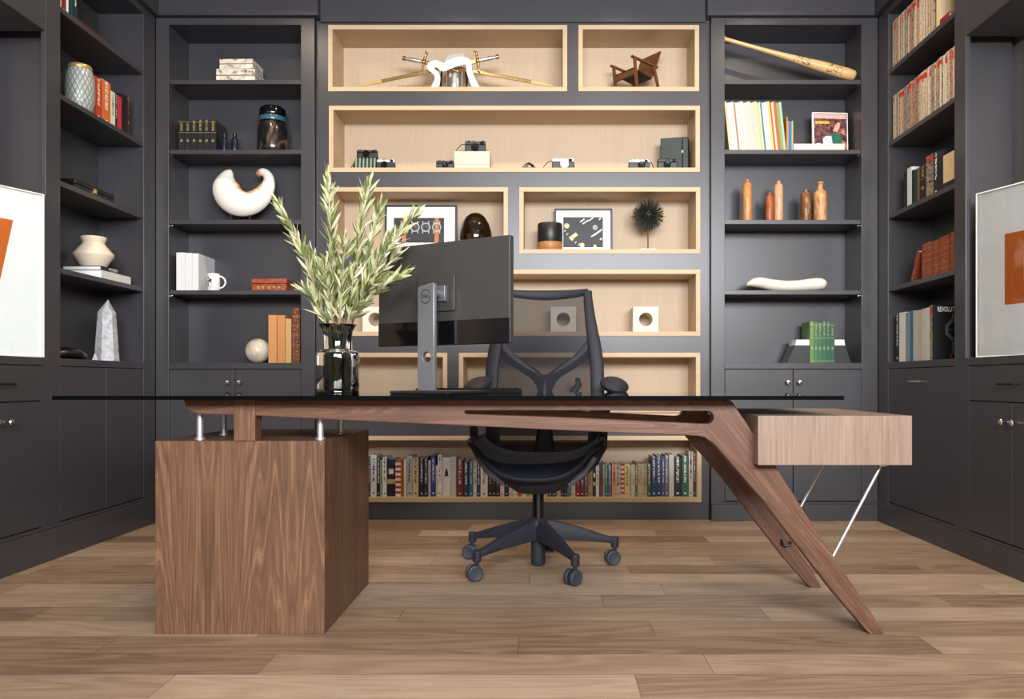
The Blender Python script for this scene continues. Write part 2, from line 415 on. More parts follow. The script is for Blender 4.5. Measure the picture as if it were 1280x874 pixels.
# ---------------------------------------------------------------- bookcases
def knob(parent, x, z, y=0):
    prof = [(.004, 0), (.0045, .012), (.007, .015), (.0125, .02), (.014, .026), (.011, .031), (0, .033)]
    g = MB().lathe(prof, 20); g.xf(Matrix.Translation((x, y, z)) @ Matrix.Rotation(R(90), 4, 'X'))
    return g.obj('knob', M['nickel'], parent)
def bar_pull(parent, x, z, L, m):
    g = MB(); g.cyl((x-L/2, -.028, z), (x+L/2, -.028, z), .005, 12)
    for s in (-1, 1): g.cyl((x+s*(L/2-.015), 0, z), (x+s*(L/2-.015), -.028, z), .004, 10)
    return g.obj('handle', m, parent)
TH = .025
def bookcase(label, x0, x1, xa, xb, loc, rotz, shelves, plinth_h, plinth_out, depth=.255, doors=2, knobs=True, pull=False, wl=0):
    t = thing('bookcase', label, 'bookcase', loc, (0, 0, rotz), 'built-in charcoal bookcases')
    HZ, DK, TOP = 2.85, .907, 2.89
    f = MB()
    f.box(x0, xa, 0, .022, plinth_h, TOP); f.box(xb, x1, 0, .022, plinth_h, TOP)
    f.box(xa, xb, 0, .022, HZ, TOP); f.box(xa, xb, 0, .022, .872, DK)
    f.obj('face_frame', P, t, bevel=.0015, smooth=0)
    xf0, xa0 = xa, xa; xa = xa-wl
    for a, b in ((xa-.022, xa), (xb, xb+.022)):
        MB().box(a, b, .022, depth, 0, TOP).obj('side_panel', P, t, smooth=0)
    MB().box(xa-.022, xb+.022, depth, depth+.012, 0, TOP).obj('back_panel', P, t, smooth=0)
    MB().box(xa, xb, .022, depth, HZ, HZ+.02).obj('top_panel', P, t, smooth=0)
    MB().box(xa, xb, .022, depth, DK-.03, DK).obj('deck', P, t, smooth=0)
    for z in shelves:
        s = MB().box(xa+.002, xb-.002, .004, depth-.001, z-TH, z).obj('shelf', P, t, bevel=.0015, smooth=0)
        q = MB()
        for xx in (xa+.006, xb-.006):
            for yy in (.035, .21): q.box(xx-.004, xx+.004, yy-.006, yy+.006, z-TH-.006, z-TH)
        q.obj('shelf_pins', M['nickel'], s, smooth=0)
    xa = xa0; w_ = (xb-xa)/doors
    for k in range(doors):
        a = xa+k*w_; d = MB().box(a+.002, a+w_-.002, .001, .021, plinth_h+.005, .869).obj('door', P, t, bevel=.0015, smooth=0)
        if knobs: knob(d, a+(w_-.033 if k == 0 else .033), .795, .001)
        if pull: bar_pull(d, a+w_/2, .80, .10, M['nickel'])
    MB().box(x0, x1, -plinth_out, .02, 0, plinth_h-.012).box(x0, x1, -plinth_out*.5, .02, plinth_h-.012, plinth_h).obj('plinth', P, t, bevel=.002, smooth=0)
    return t
SH = [2.535, 2.133, 1.730, 1.325]
bookcase('charcoal bookcase on the far wall with the white crescent sculpture and black leather volumes', -2.238, -1.328, -2.165, -1.406, (0, FY, 0), 0, SH, .108, .012)
bookcase('charcoal bookcase on the far wall holding the baseball bat and wooden bottles', .951, 1.908, 1.029, 1.815, (0, FY, 0), 0, SH, .108, .012, wl=.045)
bookcase('charcoal bookcase on the side wall with the patterned jar and cream faceted vase', 3.541, 4.538, 3.649, 4.408, (XL, 0, 0), R(90), SH, .150, .034, knobs=False)
bookcase('charcoal bookcase on the side wall packed with rows of magazine spines', -4.538, -3.594, -4.409, -3.693, (XR, 0, 0), R(-90), SH, .125, .010, doors=1, knobs=False, pull=True, depth=.245)

# alcove cabinets nearer the camera (art stands on their counters)
def alcove(label, x0, x1, loc, rotz, near, plinth_h, plinth_out, splits, hk, depth=.262):
    t = thing('alcove_cabinet', label, 'cabinet', loc, (0, 0, rotz), 'low cabinets under the artworks')
    MB().box(x0, x1, -.002, depth, .872, .907).obj('counter', P, t, bevel=.002, smooth=0)
    MB().box(x0, x1, .022, depth, plinth_h, .872).obj('carcass', P, t, smooth=0)
    f = MB()
    e0, e1 = (x1-.028, x1) if near > 0 else (x0, x0+.028)
    f.box(e0, e1, 0, .022, plinth_h, .872); f.obj('face_frame', P, t, smooth=0)
    MB().box(x0, x1, -plinth_out, .02, 0, plinth_h-.012).box(x0, x1, -plinth_out*.5, .02, plinth_h-.012, plinth_h).obj('plinth', P, t, bevel=.002, smooth=0)
    for a, b in splits:
        d = MB().box(a+.002, b-.002, .001, .021, .716, .869).obj('drawer', P, t, bevel=.0015, smooth=0)
        bar_pull(d, (a+b)/2, .79, .12, M['iron'])
        m_ = (a+b)/2
        for k, (p, q) in enumerate(((a, m_), (m_, b))):
            dd = MB().box(p+.002, q-.002, .001, .021, plinth_h+.005, .711).obj('door', P, t, bevel=.0015, smooth=0)
            knob(dd, q-.038 if k == 0 else p+.038, .632, .001)
    return t
alcove('low charcoal cabinet under the artwork beside the patterned jar bookcase', 1.60, 3.5405, (XL, 0, 0), R(90), 1, .150, .034, ((2.967, 3.513), (2.40, 2.945), (1.62, 2.38)), 0)
alcove('low charcoal cabinet under the artwork beside the magazine bookcase', -3.5935, -1.60, (XR, 0, 0), R(-90), -1, .125, .010, ((-3.58, -2.894), (-2.87, -2.2), (-2.18, -1.62)), 0, depth=.27)
for lab, x0, x1, loc, rz, dp in (('charcoal overhead cabinet above the alcove by the patterned jar', 1.60, 3.5405, (XL, 0, 0), R(90), .262), ('charcoal overhead cabinet above the alcove by the magazine shelves', -3.5935, -1.60, (XR, 0, 0), R(-90), .27)):
    t = thing('overhead_cabinet', lab, 'cabinet', loc, (0, 0, rz), 'overhead cabinets above the artworks')
    MB().box(x0, x1, .022, dp, 2.37, 2.889).obj('carcass', P, t, smooth=0)
    for k in range(3):
        a, b = x0+(x1-x0)*k/3, x0+(x1-x0)*(k+1)/3
        MB().box(a+.001, b-.001, 0, .021, 2.37, 2.889).obj('door', P, t, smooth=0, bevel=.0015)
trim('trim_6', MB().box(-2.515, -2.505, 1.6, 3.54, .9, 2.37)); bpy.data.objects['trim_6'].data.materials[0] = M['oakback']
trim('trim_7', MB().box(2.183, 2.193, 1.6, 3.593, .9, 2.37)); bpy.data.objects['trim_7'].data.materials[0] = M['oakback']

# ---------------------------------------------------------------- niche wall
K = 4.57/FPX
def nx(px): return (px-VX)*K
def nz(py): return CAMZ-(py-VY)*K
NICHES = [(410, 709, 31, 114), (723, 874, 31, 114), (411, 875, 132, 215), (411, 635, 234, 317), (649, 875.5, 234, 317),
          (411, 875.5, 337, 420), (411, 559, 441, 523), (573.5, 875.5, 441, 523), (411, 877, 545, 628)]
nw = thing('niche_wall', 'charcoal wall panel with nine oak-lined display niches behind the desk', 'display wall', (0, CY, 0))
holes = []
g = MB()
x0, x1 = -1.3275, .9505
rows = sorted(set((b, c) for _, _, b, c in NICHES))
z_hi = 2.889
def bx_(a, b, z0, z1): g.box(a, b, 0, .02, z0, z1)
for (yt, yb) in rows:
    bx_(x0, x1, nz(yt), z_hi)                       # strip above the row
    xs = sorted((a, b) for a, b, c, d in NICHES if c == yt); p = x0
    for a, b in xs: bx_(p, nx(a), nz(yb), nz(yt)); p = nx(b)
    bx_(p, x1, nz(yb), nz(yt)); z_hi = nz(yb)
bx_(x0, x1, 0, z_hi)
g.obj('panel', P, nw, smooth=0)
ND = .265; FT = .0255
NFLOOR = {}
for (a, b, c, d) in NICHES:
    xa, xb, zt, zb = nx(a), nx(b), nz(c), nz(d)
    g = MB()
    for q in ((xa, xb, zt-FT, zt), (xa, xb, zb, zb+FT)): g.box(q[0], q[1], .006, ND, q[2], q[3])
    for q in ((xa, xa+FT), (xb-FT, xb)): g.box(q[0], q[1], .006, ND, zb+FT, zt-FT)
    n_ = g.obj('niche', M['oak'], nw, smooth=0)
    MB().box(xa+FT, xb-FT, ND-.012, ND-.001, zb+FT, zt-FT).obj('niche_back', M['oakback'], n_, smooth=0)
    g = MB(); y0, y1 = -.004, .006
    g.box(xa, xb, y0, y1, zt-FT, zt); g.box(xa, xb, y0, y1, zb, zb+FT); g.box(xa, xa+FT, y0, y1, zb+FT, zt-FT); g.box(xb-FT, xb, y0, y1, zb+FT, zt-FT)
    g.obj('niche_frame', M['oak'], n_, smooth=0, bevel=.001)
    NFLOOR[(a, c)] = zb+FT
F1, F2, F3, F4, F5, F6 = (NFLOOR[k] for k in ((410,31), (411,132), (411,234), (411,337), (411,441), (411,545)))

# recessed ceiling lamps (above the frame)
for i, (lx, ly) in enumerate([(-1.55, 3.75), (-.55, 3.75), (.45, 3.75), (1.35, 3.75), (-1.1, 1.6), (.7, 1.6)]):
    r_ = thing('recessed_lamp', 'recessed ceiling lamp with white trim ring, %s of six from the window corner' % nth(i+1), 'lamp', (lx, ly, CEIL-.012), group='recessed ceiling lamps')
    MB().lathe([(.045, .012), (.058, .012), (.060, .002), (.057, 0), (.047, 0), (.045, .012)], 28, cap=False).obj('trim_ring', M['white'], r_)
    MB().lathe([(0, .0105), (.044, .0105), (.044, .011), (0, .011)], 24, cap=False).obj('lens', M['lampglow'], r_)
    l = bpy.data.lights.new('lamp_light', 'AREA'); l.shape = 'DISK'; l.size = .09; l.energy = LAMP_W if i < 4 else LAMP_W*.8; l.color = WARM; l.spread = R(150)
    o = bpy.data.objects.new('lamp_light', l); C.objects.link(o); o.parent = r_; o.location = (0, 0, -.004)

# ---------------------------------------------------------------- desk
desk = thing('desk', 'walnut executive desk with smoked glass top, box pedestal and splayed legs', 'desk', (0, 2.5, 0))
DY = 2.5
dx = lambda px, Y=2.5: (px-VX)*Y/FPX
dz = lambda py, Y=2.5: CAMZ-(py-VY)*Y/FPX
MB().box(dx(194), dx(405.5), 0, .625, 0, .612).obj('pedestal', M['walnutV'], desk, bevel=.0015, smooth=0)
MB().box(dx(293), dx(319.5), -.006, .055, .612, .7425).obj('post', M['walnutV'], desk, bevel=.002, smooth=0)
for px, yy in ((250, .055), (400.5, .06), (280, .27), (426, .30)):
    Yw = 2.5+yy; g = MB(); xw = (px-VX)*Yw/FPX
    g.cyl((xw, yy, .6125), (xw, yy, .70), .0105, 20); g.lathe([(.016, 0), (.016, .006), (.0105, .008)], 20, xw, yy, .6123)
    g.obj('support_rod', M['steel'], desk)
def arc(cx, cy, r, a0, a1, n):
    return [(cx+r*math.cos(R(a0+(a1-a0)*i/n)), cy+r*math.sin(R(a0+(a1-a0)*i/n))) for i in range(n+1)]
outer_px = [(229, 500), (233, 510), (240, 515.5), (250, 517.5), (321, 520), (400, 524), (466, 527.3), (530, 530), (600, 533.2), (700, 537.8), (800, 542.2), (858, 544.3), (872, 545), (882, 547.5), (890, 553),
            (897, 560), (924, 591), (951.6, 623), (988, 670.5), (1043, 742), (1080, 785), (1088, 793.2), (1105, 793.2), (1102.5, 787), (1085, 760), (1043.5, 698), (1006, 641), (970, 583), (947, 549.5), (930, 524), (915.5, 502.5), (912, 500)]
slot_px = [(580.5, 515), (581.5, 513.4), (640, 513.2), (760, 513.4), (883, 514)]+[(884+8*math.sin(R(a)), 522-8*math.cos(R(a))) for a in range(10, 180, 17)]+[(880, 530), (800, 526), (730, 522.6), (650, 519.8), (583, 517.6), (581, 516.8)]
to3 = lambda p: Vector((dx(p[0]), 0, dz(p[1])))
for k, yy in enumerate((0.0, .565)):
    g = MB().poly(outer_px, [slot_px], (0, .045, 0), to3)
    g.xf(Matrix.Translation((0, yy, 0)))
    g.obj('side_frame', M['walnutH'], desk, bevel=.003, smooth=30)
g = MB()                                             # cross rails that carry the top
for x in (dx(330), dx(560), dx(880)): g.box(x-.03, x+.03, .045, .565, .70, .741)
g.obj('cross_rail', M['walnutH'], desk, smooth=0)
g = MB().box(-1.511, .914, -.08, .80, .7435, .756); g.bm.normal_update()
bmesh.ops.recalc_face_normals(g.bm, faces=list(g.bm.faces))
for f in g.bm.faces: f.material_index = 0 if abs(f.normal.z) > .5 else 1
g.obj('glass_top', [M['deskglass'], M['glassedge']], desk, smooth=0, label='smoked glass top')
dr = MB().box(.657, 1.134, -.055, .62, .541, .694).obj('drawer_box', M['walnutL'], desk, bevel=.0015, smooth=0, label='pale vertical-grain walnut drawer box')
for yy, pa in ((.022, 0), (.48, 0)):
    a = Vector((1.075, yy, .541)); b = Vector((dx(1044.5), yy, dz(697)))
    g = MB().cyl(a+(b-a).normalized()*-.0, b, .0052, 14)
    g.lathe([(.026, 0), (.026, -.004), (.012, -.010), (.006, -.012)], 20, 1.075, yy, .5408)
    g.obj('strut', M['steel'], desk)
g = MB(); g.tube([(.915, .566, .185), (.915, .55, .172), (.925, .545, .166), (.945, .55, .170), (.948, .556, .182)], .005, 8)
g.obj('cable_hook', M['black'], desk)

# ---------------------------------------------------------------- office chair
ch = thing('office_chair', 'charcoal mesh office chair on a five-star base behind the desk', 'chair', (-.032, 3.41, 0), (0, 0, R(-4)))
PL, PG = M['plastic'], M['plasticlight']
g = MB().lathe([(.030, .016), (.031, .03), (.031, .135), (.043, .14), (.047, .165), (.045, .20), (.034, .212), (.03, .215)], 28)
g.obj('hub', PL, ch)
MB().cyl((0, 0, .21), (0, 0, .36), .0245, 24, .0245).cyl((0, 0, .26), (0, 0, .37), .015, 20).obj('gas_lift', M['blackgloss'], ch)
for k in range(5):
    a = R(8+72*k+4)
    Rm = Matrix.Rotation(a, 4, 'Z')
    g = MB()
    secs = [(.025, .032, .120, .208), (.10, .028, .118, .192), (.20, .022, .110, .162), (.30, .017, .098, .128), (.338, .0165, .092, .118)]
    rings = [[g.bm.verts.new(p) for p in ((r, -w_*.8, z0), (r, w_*.8, z0), (r, w_, (z0+z1)/2), (r, w_*.55, z1), (r, -w_*.55, z1), (r, -w_, (z0+z1)/2))] for r, w_, z0, z1 in secs]
    for p, q in zip(rings, rings[1:]):
        for i in range(6): g._f([p[i], p[(i+1) % 6], q[(i+1) % 6], q[i]])
    g._f(rings[0][::-1]); g._f(rings[-1])
    g.lathe([(.0165, .075), (.0175, .08), (.0175, .118), (.014, .122)], 18, .338, 0, 0)
    g.xf(Rm); g.obj('leg', PL, ch, bevel=.002)
    ca = R((200, 240, 175, 205, 225)[k])-a
    g = MB(); g.cyl((.338, 0, .05), (.338, 0, .085), .008, 12)
    g.xf(Matrix.Translation((.338, 0, 0)).inverted()); 
    hood = [(.026*math.cos(R(t)), .033+.030*math.sin(R(t))) for t in range(0, 181, 20)]
    g.poly(hood, [], (0, .012, 0), lambda p: Vector((p[0]+.012, -.006, p[1])))
    Mx = Rm @ Matrix.Translation((.338, 0, 0)) @ Matrix.Rotation(ca, 4, 'Z')
    g.xf(Mx); cst = g.obj('caster', PL, ch)
    g = MB()
    for s in (-1, 1):
        prof = [(0, 0), (.026, 0), (.0315, .003), (.0325, .009), (.0315, .016), (.026, .019), (.022, .0175), (0, .0175)]
        q = Matrix.Translation((.012, s*.0065, .0326)) @ Matrix.Rotation(R(-90*s), 4, 'X')
        g.lathe(prof, 24, M=q)
    g.xf(Mx); g.obj('wheel', M['rubber'], cst)
# seat: hammock-like pan with raised wings and a front lip
def seat_z(u, v):                                     # u -1..1 across, v 0 front..1 back
    wing = .085*abs(u)**3.4
    front = -.062*max(0, (.30-v)/.30)**1.8*(1-.55*abs(u)**2)
    return .468+wing+front+.03*max(0, v-.75)**1.2
def seat_pt(i, j):
    u = i*2-1; v = j
    wd = .285-.05*max(0, (.25-v)/.25)**2+(-.02)*v
    return Vector((u*wd, -.245+.03*abs(u)**2.5+v*.47*(1-.04*abs(u)), seat_z(u, v)))
MB().grid(seat_pt, 28, 20).obj('seat', mat('seat_mesh_dense', rgb(36, 40, 54), .8, spec=.15), ch, solid=.012, smooth=80)
rim = [seat_pt(0, 1-t/10) for t in range(10)]+[seat_pt(t/24, 0) for t in range(25)]+[seat_pt(1, t/10) for t in range(1, 11)]
MB().tube(rim, .011, 10).obj('seat_rim', PL, ch, smooth=80)
# under-seat pan
def ring_(hw, y0, y1, z): 
    return [Vector((hw*c_*(.82 if abs(c_) < .9 else 1), y, z+dz_)) for c_, y, dz_ in ((-1, (y0*.4+y1*.6), 0), (-.75, y0+.02, -.004), (-.3, y0, -.008), (.3, y0, -.008), (.75, y0+.02, -.004), (1, (y0*.4+y1*.6), 0), (.7, y1, 0), (-.7, y1, 0))]
g = MB(); lev = [ring_(.262, -.19, .18, .452), ring_(.25, -.19, .17, .432), ring_(.205, -.175, .15, .388), ring_(.175, -.165, .13, .370), ring_(.135, -.15, .12, .350), ring_(.125, -.14, .11, .340)]
vs = [[g.bm.verts.new(p) for p in l] for l in lev]
for a, b in zip(vs, vs[1:]):
    for i in range(8): g._f([a[i], a[(i+1) % 8], b[(i+1) % 8], b[i]])
g._f(vs[0]); g._f(vs[-1][::-1])
g.obj('tilt_mechanism', PL, ch, bevel=.006, smooth=35)
# back
def by(z): return .20+.055*((z-.5)/.75)+.11*max(0, (z-.62)/.62)**1.6
def hw(z):
    pts = [(.46, .215), (.55, .232), (.65, .240), (.76, .243), (.88, .240), (.97, .228), (1.08, .210), (1.18, .198), (1.235, .196)]
    for (a, p), (b, q) in zip(pts, pts[1:]):
        if z <= b: return p+(q-p)*(z-a)/(b-a)
    return pts[-1][1]
def bp(u, z):                                          # u -1..1 across the back
    h = hw(z); return Vector((.012+u*h, by(z)-.035*u*u, z))
zs = [.46+i*(1.225-.46)/22 for i in range(23)]
for s in (-1, 1):
    MB().tube([bp(s, z) for z in zs], [((.031 if z < .95 else .031-.012*(z-.95)/.28), .011) for z in zs], 12, up=Vector((0, 1, 0))).obj('back_rail', PL, ch, smooth=80)
MB().tube([bp(u/10, 1.222-.012*(1-(u/10)**2)) for u in range(-10, 11)], [(.016+.008*(1-abs(u/10)**1.5), .011) for u in range(-10, 11)], 12, up=Vector((0, 1, 0))).obj('top_rail', PL, ch, smooth=80)
def arm_curve(s):
    p = [(1.0*s, .985), (.86*s, .942), (.62*s, .897), (.40*s, .862), (.2*s, .834), (.06*s, .80), (.0, .73)]
    return [bp(u, z)+Vector((0, .012, 0)) for u, z in p]
for s in (-1, 1):
    MB().tube(arm_curve(s), [(.040, .011), (.033, .011), (.027, .011), (.025, .011), (.026, .011), (.03, .011), (.03, .011)], 12, up=Vector((0, 1, 0))).obj('back_brace', PL, ch, smooth=80, sub=1)
MB().tube([bp(0, z)+Vector((0, .012, 0)) for z in (.83, .795, .74, .66, .60, .54, .48, .44)], [(.02, .011), (.031, .012), (.030, .013), (.029, .014), (.032, .015), (.04, .016), (.052, .018), (.06, .02)], 12, up=Vector((0, 1, 0))).obj('spine', PL, ch, smooth=80)
MB().grid(lambda i, j: bp((i*2-1)*.97, .47+j*(1.21-.47)) , 16, 24).obj('back_mesh', M['mesh'], ch, smooth=80)
MB().grid(lambda i, j: Vector((.006+(i*2-1)*.22, .205+.02*j, .47+.05*j)), 6, 2).obj('lumbar_panel', M['mesh'], ch, smooth=80)
# arms
for s in (-1, 1):
    x = .262*s
    post = [Vector((.10*s, -.02, .375)), Vector((.17*s, -.02, .40)), Vector((.235*s, -.01, .455)), Vector((.275*s, 0, .52)), Vector((.283*s, .01, .60)), Vector((.284*s+.012, .01, .70)), Vector((.288*s+.03, 0, .755))]
    a = MB().tube(post, [(.022, .010), (.024, .011), (.024, .011), (.022, .010), (.018, .010), (.017, .010), (.02, .012)], 12, up=Vector((0, 1, 0))).obj('armrest', PL, ch, smooth=80)
    def pad(i, j):
        t = i*2*PI; v = j
        rr = math.sin(PI*min(1, max(0, v)))
        return Vector((0, 0, 0))
    g = MB().ball((0, 0, 0), 1, 24, (.062, .125, .030)); 
    g.xf(Matrix.Translation((.292*s+.035, -.03, .785)) @ Matrix.Rotation(R(12*s), 4, 'Y') @ Matrix.Rotation(R(10), 4, 'X'))
    g.obj('arm_pad', PL, a)
    MB().tube([Vector((.135*s, -.1, .37)), Vector((.20*s, -.115, .42)), Vector((.245*s, -.10, .482))], [(.013, .007)]*3, 10, up=Vector((0, 1, 0))).obj('link_bar', PG, ch)

# ---------------------------------------------------------------- monitor, keyboard, vase and olive branches on the glass
GT = .7562
vr = Vector((-.1128, 2.654, 0)); vl = Vector((-.6136, 2.943, 0)); mid = (vr+vl)/2
u_ = (vr-vl).normalized(); yawm = math.atan2(u_.y, u_.x); WM = (vr-vl).length
mon = thing('monitor', 'dark grey computer monitor seen from behind on the glass desk', 'monitor', (mid.x, mid.y, GT), (0, 0, yawm))
# local: x along the panel (left to right in view), -y towards the camera (back of the panel), z up from the glass
zb_, zt_ = .9285-GT, 1.2915-GT
MB().box(-WM/2, WM/2, -.012, .012, zb_, zt_).obj('panel', M['monitor'], mon, bevel=.003, smooth=0)
MB().box(-WM/2+.004, WM/2-.004, .0121, .0135, zb_+.012, zt_-.006).obj('screen', M['blackgloss'], mon, smooth=0)
MB().box(-WM/2+.002, WM/2-.002, -.0155, -.0115, zb_+.001, zb_+.085).obj('glossy_band', M['blackgloss'], mon, bevel=.001, smooth=0, label='glossy black lower band')
g = MB(); g.box(-.10, .065, -.020, -.0115, .29, .42)
g.obj('mount_plate', M['monitor'], mon, bevel=.004, smooth=0)
g = MB(); g.cyl((.0, -.065, .352), (.0, -.018, .352), .017, 20); g.box(-.03, .03, -.03, -.018, .325, .38)
g.obj('hinge', mat('hinge_grey', rgb(120, 120, 124), .4, .6), mon, bevel=.002)
# stand: slab leaning very slightly, with a cable hole
sw = .036
hole = [(.0185*math.cos(R(t))+.004, .128+.0185*math.sin(R(t))) for t in range(0, 360, 18)]
st = MB().poly([(-sw, .012), (sw, .012), (sw-.001, .380), (sw-.004, .384), (-sw+.002, .374), (-sw, .37)], [hole], (0, .016, 0), lambda p: Vector((p[0]-.012, -.082-.0*p[1], p[1])))
std = st.obj('stand', M['standgrey'], mon, bevel=.0015, smooth=30)
g = MB().tube([Vector((-.012+.0215*math.cos(R(t)), -.0824, .338+.0235*math.sin(R(t)))) for t in range(0, 361, 15)], .0013, 6, cap=False)
lg = g.obj('logo_ring', M['black'], std)
text('logo', 'DELL', .0165, M['black'], std, (-.012, -.0826, .338), (R(90), 0, 0))
MB().box(-.13, .125, -.135, .10, 0, .012).obj('base', M['black'], mon, bevel=.004, smooth=0)
kb = thing('keyboard', 'thin black keyboard lying on the glass behind the monitor base', 'keyboard', (-.292, 3.03, GT), (0, 0, R(3)))
MB().hexa([(-.2, -.065, 0), (.2, -.065, 0), (.2, .065, 0), (-.2, .065, 0)], [(-.198, -.063, .018), (.198, -.063, .018), (.198, .063, .010), (-.198, .063, .010)]).obj('body', M['keyblack'], kb, bevel=.002)
g = MB()
for r in range(5):
    for c in range(15):
        x = -.186+c*.0252; y = -.05+r*.022; z = .0172-r*.0014
        g.box(x, x+.020, y, y+.017, z-.002, z+.003)
g.obj('keys', M['keyblack'], kb, smooth=0)

VYD = 2.76
vx = X_(422, VYD); s_ = VYD/FPX
vase = MB().lathe([(.0, .004), (.066, .004), (.071, .010), (.0745, .02), (.0745, .135), (.073, .143), (.066, .149), (.052, .153), (.0495, .158), (.0495, .205), (.053, .222), (.064, .240), (.0655, .241)], 48, cap=False)
va = vase.obj('vase', M['smokeglass'], None, (vx, VYD, GT), smooth=60)
tag(va, 'smoky glass vase with flared neck holding olive branches on the desk', 'vase')
MB().lathe([(0, 0), (.0735, 0), (.0745, .006), (.073, .012), (0, .0115)], 48).obj('thick_base', M['smokeglass'], va, smooth=60)
MB().lathe([(.0655, .2405), (.066, .2425), (.0645, .2425), (.063, .2405)], 48, cap=False).obj('rim', M['smokeglass'], va, smooth=60)

LEAF = [mat('olive_leaf_green', rgb(104, 116, 62), .6, var=.25, vs=60), mat('olive_leaf_pale', rgb(176, 176, 130), .55, var=.12, vs=60), mat('olive_leaf_silver', rgb(206, 202, 172), .6, var=.1, vs=60)]
STEM = mat('olive_twig', rgb(158, 142, 112), .7, var=.2)
rnd = random.Random(11)
def leaf(g, p, d, L, w, mi, roll):
    d = d.normalized(); sd = d.cross(Vector((rnd.uniform(-1, 1), rnd.uniform(-1, 1), rnd.uniform(-1, 1)))).normalized(); nm = sd.cross(d)
    g.mi = mi; cv = rnd.uniform(-.12, .16)*L
    st_ = [(0, .1), (.22, .75), (.5, 1), (.78, .66), (1, .03)]
    rows_ = []
    for t, ww in st_:
        c = p+d*L*t+nm*cv*t*t
        rows_.append([g.bm.verts.new(c-sd*w*ww+nm*w*.35*ww), g.bm.verts.new(c), g.bm.verts.new(c+sd*w*ww+nm*w*.35*ww)])
    for a, b in zip(rows_, rows_[1:]):
        g._f([a[0], a[1], b[1], b[0]]); g._f([a[1], a[2], b[2], b[1]])
# tip pixel, depth offset, where the stem bends, description
BR = [((349, 254), -.02, 'longest olive branch leaning out over the bookcase side of the vase'),
      ((410, 221), .02, 'tallest olive branch, its tip over the second niche row'),
      ((461, 229), .00, 'upright olive branch with its tip in front of the niche edge'),
      ((477, 256), .06, 'olive branch with its tip against the black print frame'),
      ((521, 266), -.03, 'olive branch reaching across the framed watch print'),
      ((506, 341), -.06, 'low olive branch drooping in front of the monitor back'),
      ((381, 362), -.05, 'lowest short olive branch spreading towards the bookcase'),
      ((390, 318), .08, 'inner olive branch below the longest leaning branch'),
      ((432, 302), -.07, 'short olive branch in the middle of the bunch'),
      ((452, 298), .10, 'inner olive branch just below the upright tip'),
      ((489, 292), .07, 'bushy olive branch between the print and the upright branch'),
      ((404, 332), -.09, 'short frontmost olive branch over the vase rim'),
      ((470, 352), -.10, 'short olive branch fanning towards the monitor'),
      ((416, 270), .06, 'olive branch tucked behind the tallest branch'),
      ((497, 318), .03, 'olive branch with pale tips over the top corner of the monitor'),
      ((440, 345), .05, 'small leafy olive sprig rising from the vase mouth')]
bot = Vector((vx, VYD, GT+.03))
for i, ((tx, ty), oy, lab) in enumerate(BR):
    tip = W(tx, ty, VYD+oy*1.3)
    sx_ = (tip.x-vx)
    mouth = Vector((vx+max(-.04, min(.04, sx_*.32)), VYD+max(-.035, min(.035, oy*.5)), GT+.235))
    b0 = Vector((vx-sx_*.10, VYD-oy*.3, GT+.02))
    t = thing('olive_branch', lab, 'branch', tuple(mouth), group='olive branches in the smoky vase')
    # bezier from mouth to tip, starting steeper
    c1 = mouth+Vector((sx_*.22, oy*.3, (tip.z-mouth.z)*.48)); c2 = mouth+(tip-mouth)*.72+Vector((-sx_*.02, 0, .02))
    path = []
    for k in range(15):
        q = k/14; path.append(mouth*(1-q)**3+c1*3*q*(1-q)**2+c2*3*q*q*(1-q)+tip*q**3)
    full = [b0]+path
    full = [p-mouth for p in full]
    MB().tube(full, [.0032-.0023*k/(len(full)-1) for k in range(len(full))], 7).obj('stem', STEM, t, smooth=80)
    L_ = sum((a-b).length for a, b in zip(path, path[1:]))
    nl = int(L_/.0115)+4
    g = MB()
    for k in range(nl):
        q = .06+.94*k/(nl-1); f = q*14; a = min(13, int(f)); p = path[a].lerp(path[a+1], f-a)-mouth
        tg = (path[a+1]-path[a]).normalized()
        for s in range(2 if q < .97 else 1):
            ang = rnd.uniform(0, 2*PI); per = tg.cross(Vector((math.cos(ang), math.sin(ang), .2))).normalized()
            d = tg*rnd.uniform(.7, 1.0)+per*rnd.uniform(.2, .72)*(1 if q < .9 else .5)
            leaf(g, p, d, rnd.uniform(.042, .078)*(1-.25*(q > .9)), rnd.uniform(.0042, .0066), rnd.choice((0, 0, 1, 1, 1, 2)), 0)
    g.mi = 0
    g.obj('foliage', LEAF, t, smooth=0, fixn=False)

# ---------------------------------------------------------------- books
def book(name, label, cat, group, w, h, d, col, loc, rz=0, lean=0, style='light', pages=True, flat=False):
    """spine towards local -Y, standing on its tail; origin under the spine's middle"""
    g = MB(); c = .0022 if w > .008 else .0012
    if pages:
        g.box(-w/2, w/2, 0, c, 0, h); g.box(-w/2, -w/2+c, c, d, 0, h); g.box(w/2-c, w/2, c, d, 0, h)
    else: g.box(-w/2, w/2, 0, d, 0, h)
    lift = abs(math.sin(lean))*w/2
    rot = (0, lean, rz)
    o = g.obj(name, COV[style], None, (loc[0], loc[1], loc[2]+lift), rot, smooth=0, bevel=0)
    o.color = col; tag(o, label, cat, group)
    if pages:
        MB().box(-w/2+c, w/2-c, c, d-.003, .003, h-.003).obj('page_block', M['pages'], o, smooth=0)
    return o
def lay(o, loc, rz):                                   # lay a book flat with its spine towards rz
    o.rotation_euler = (0, R(90), rz); o.location = loc; return o

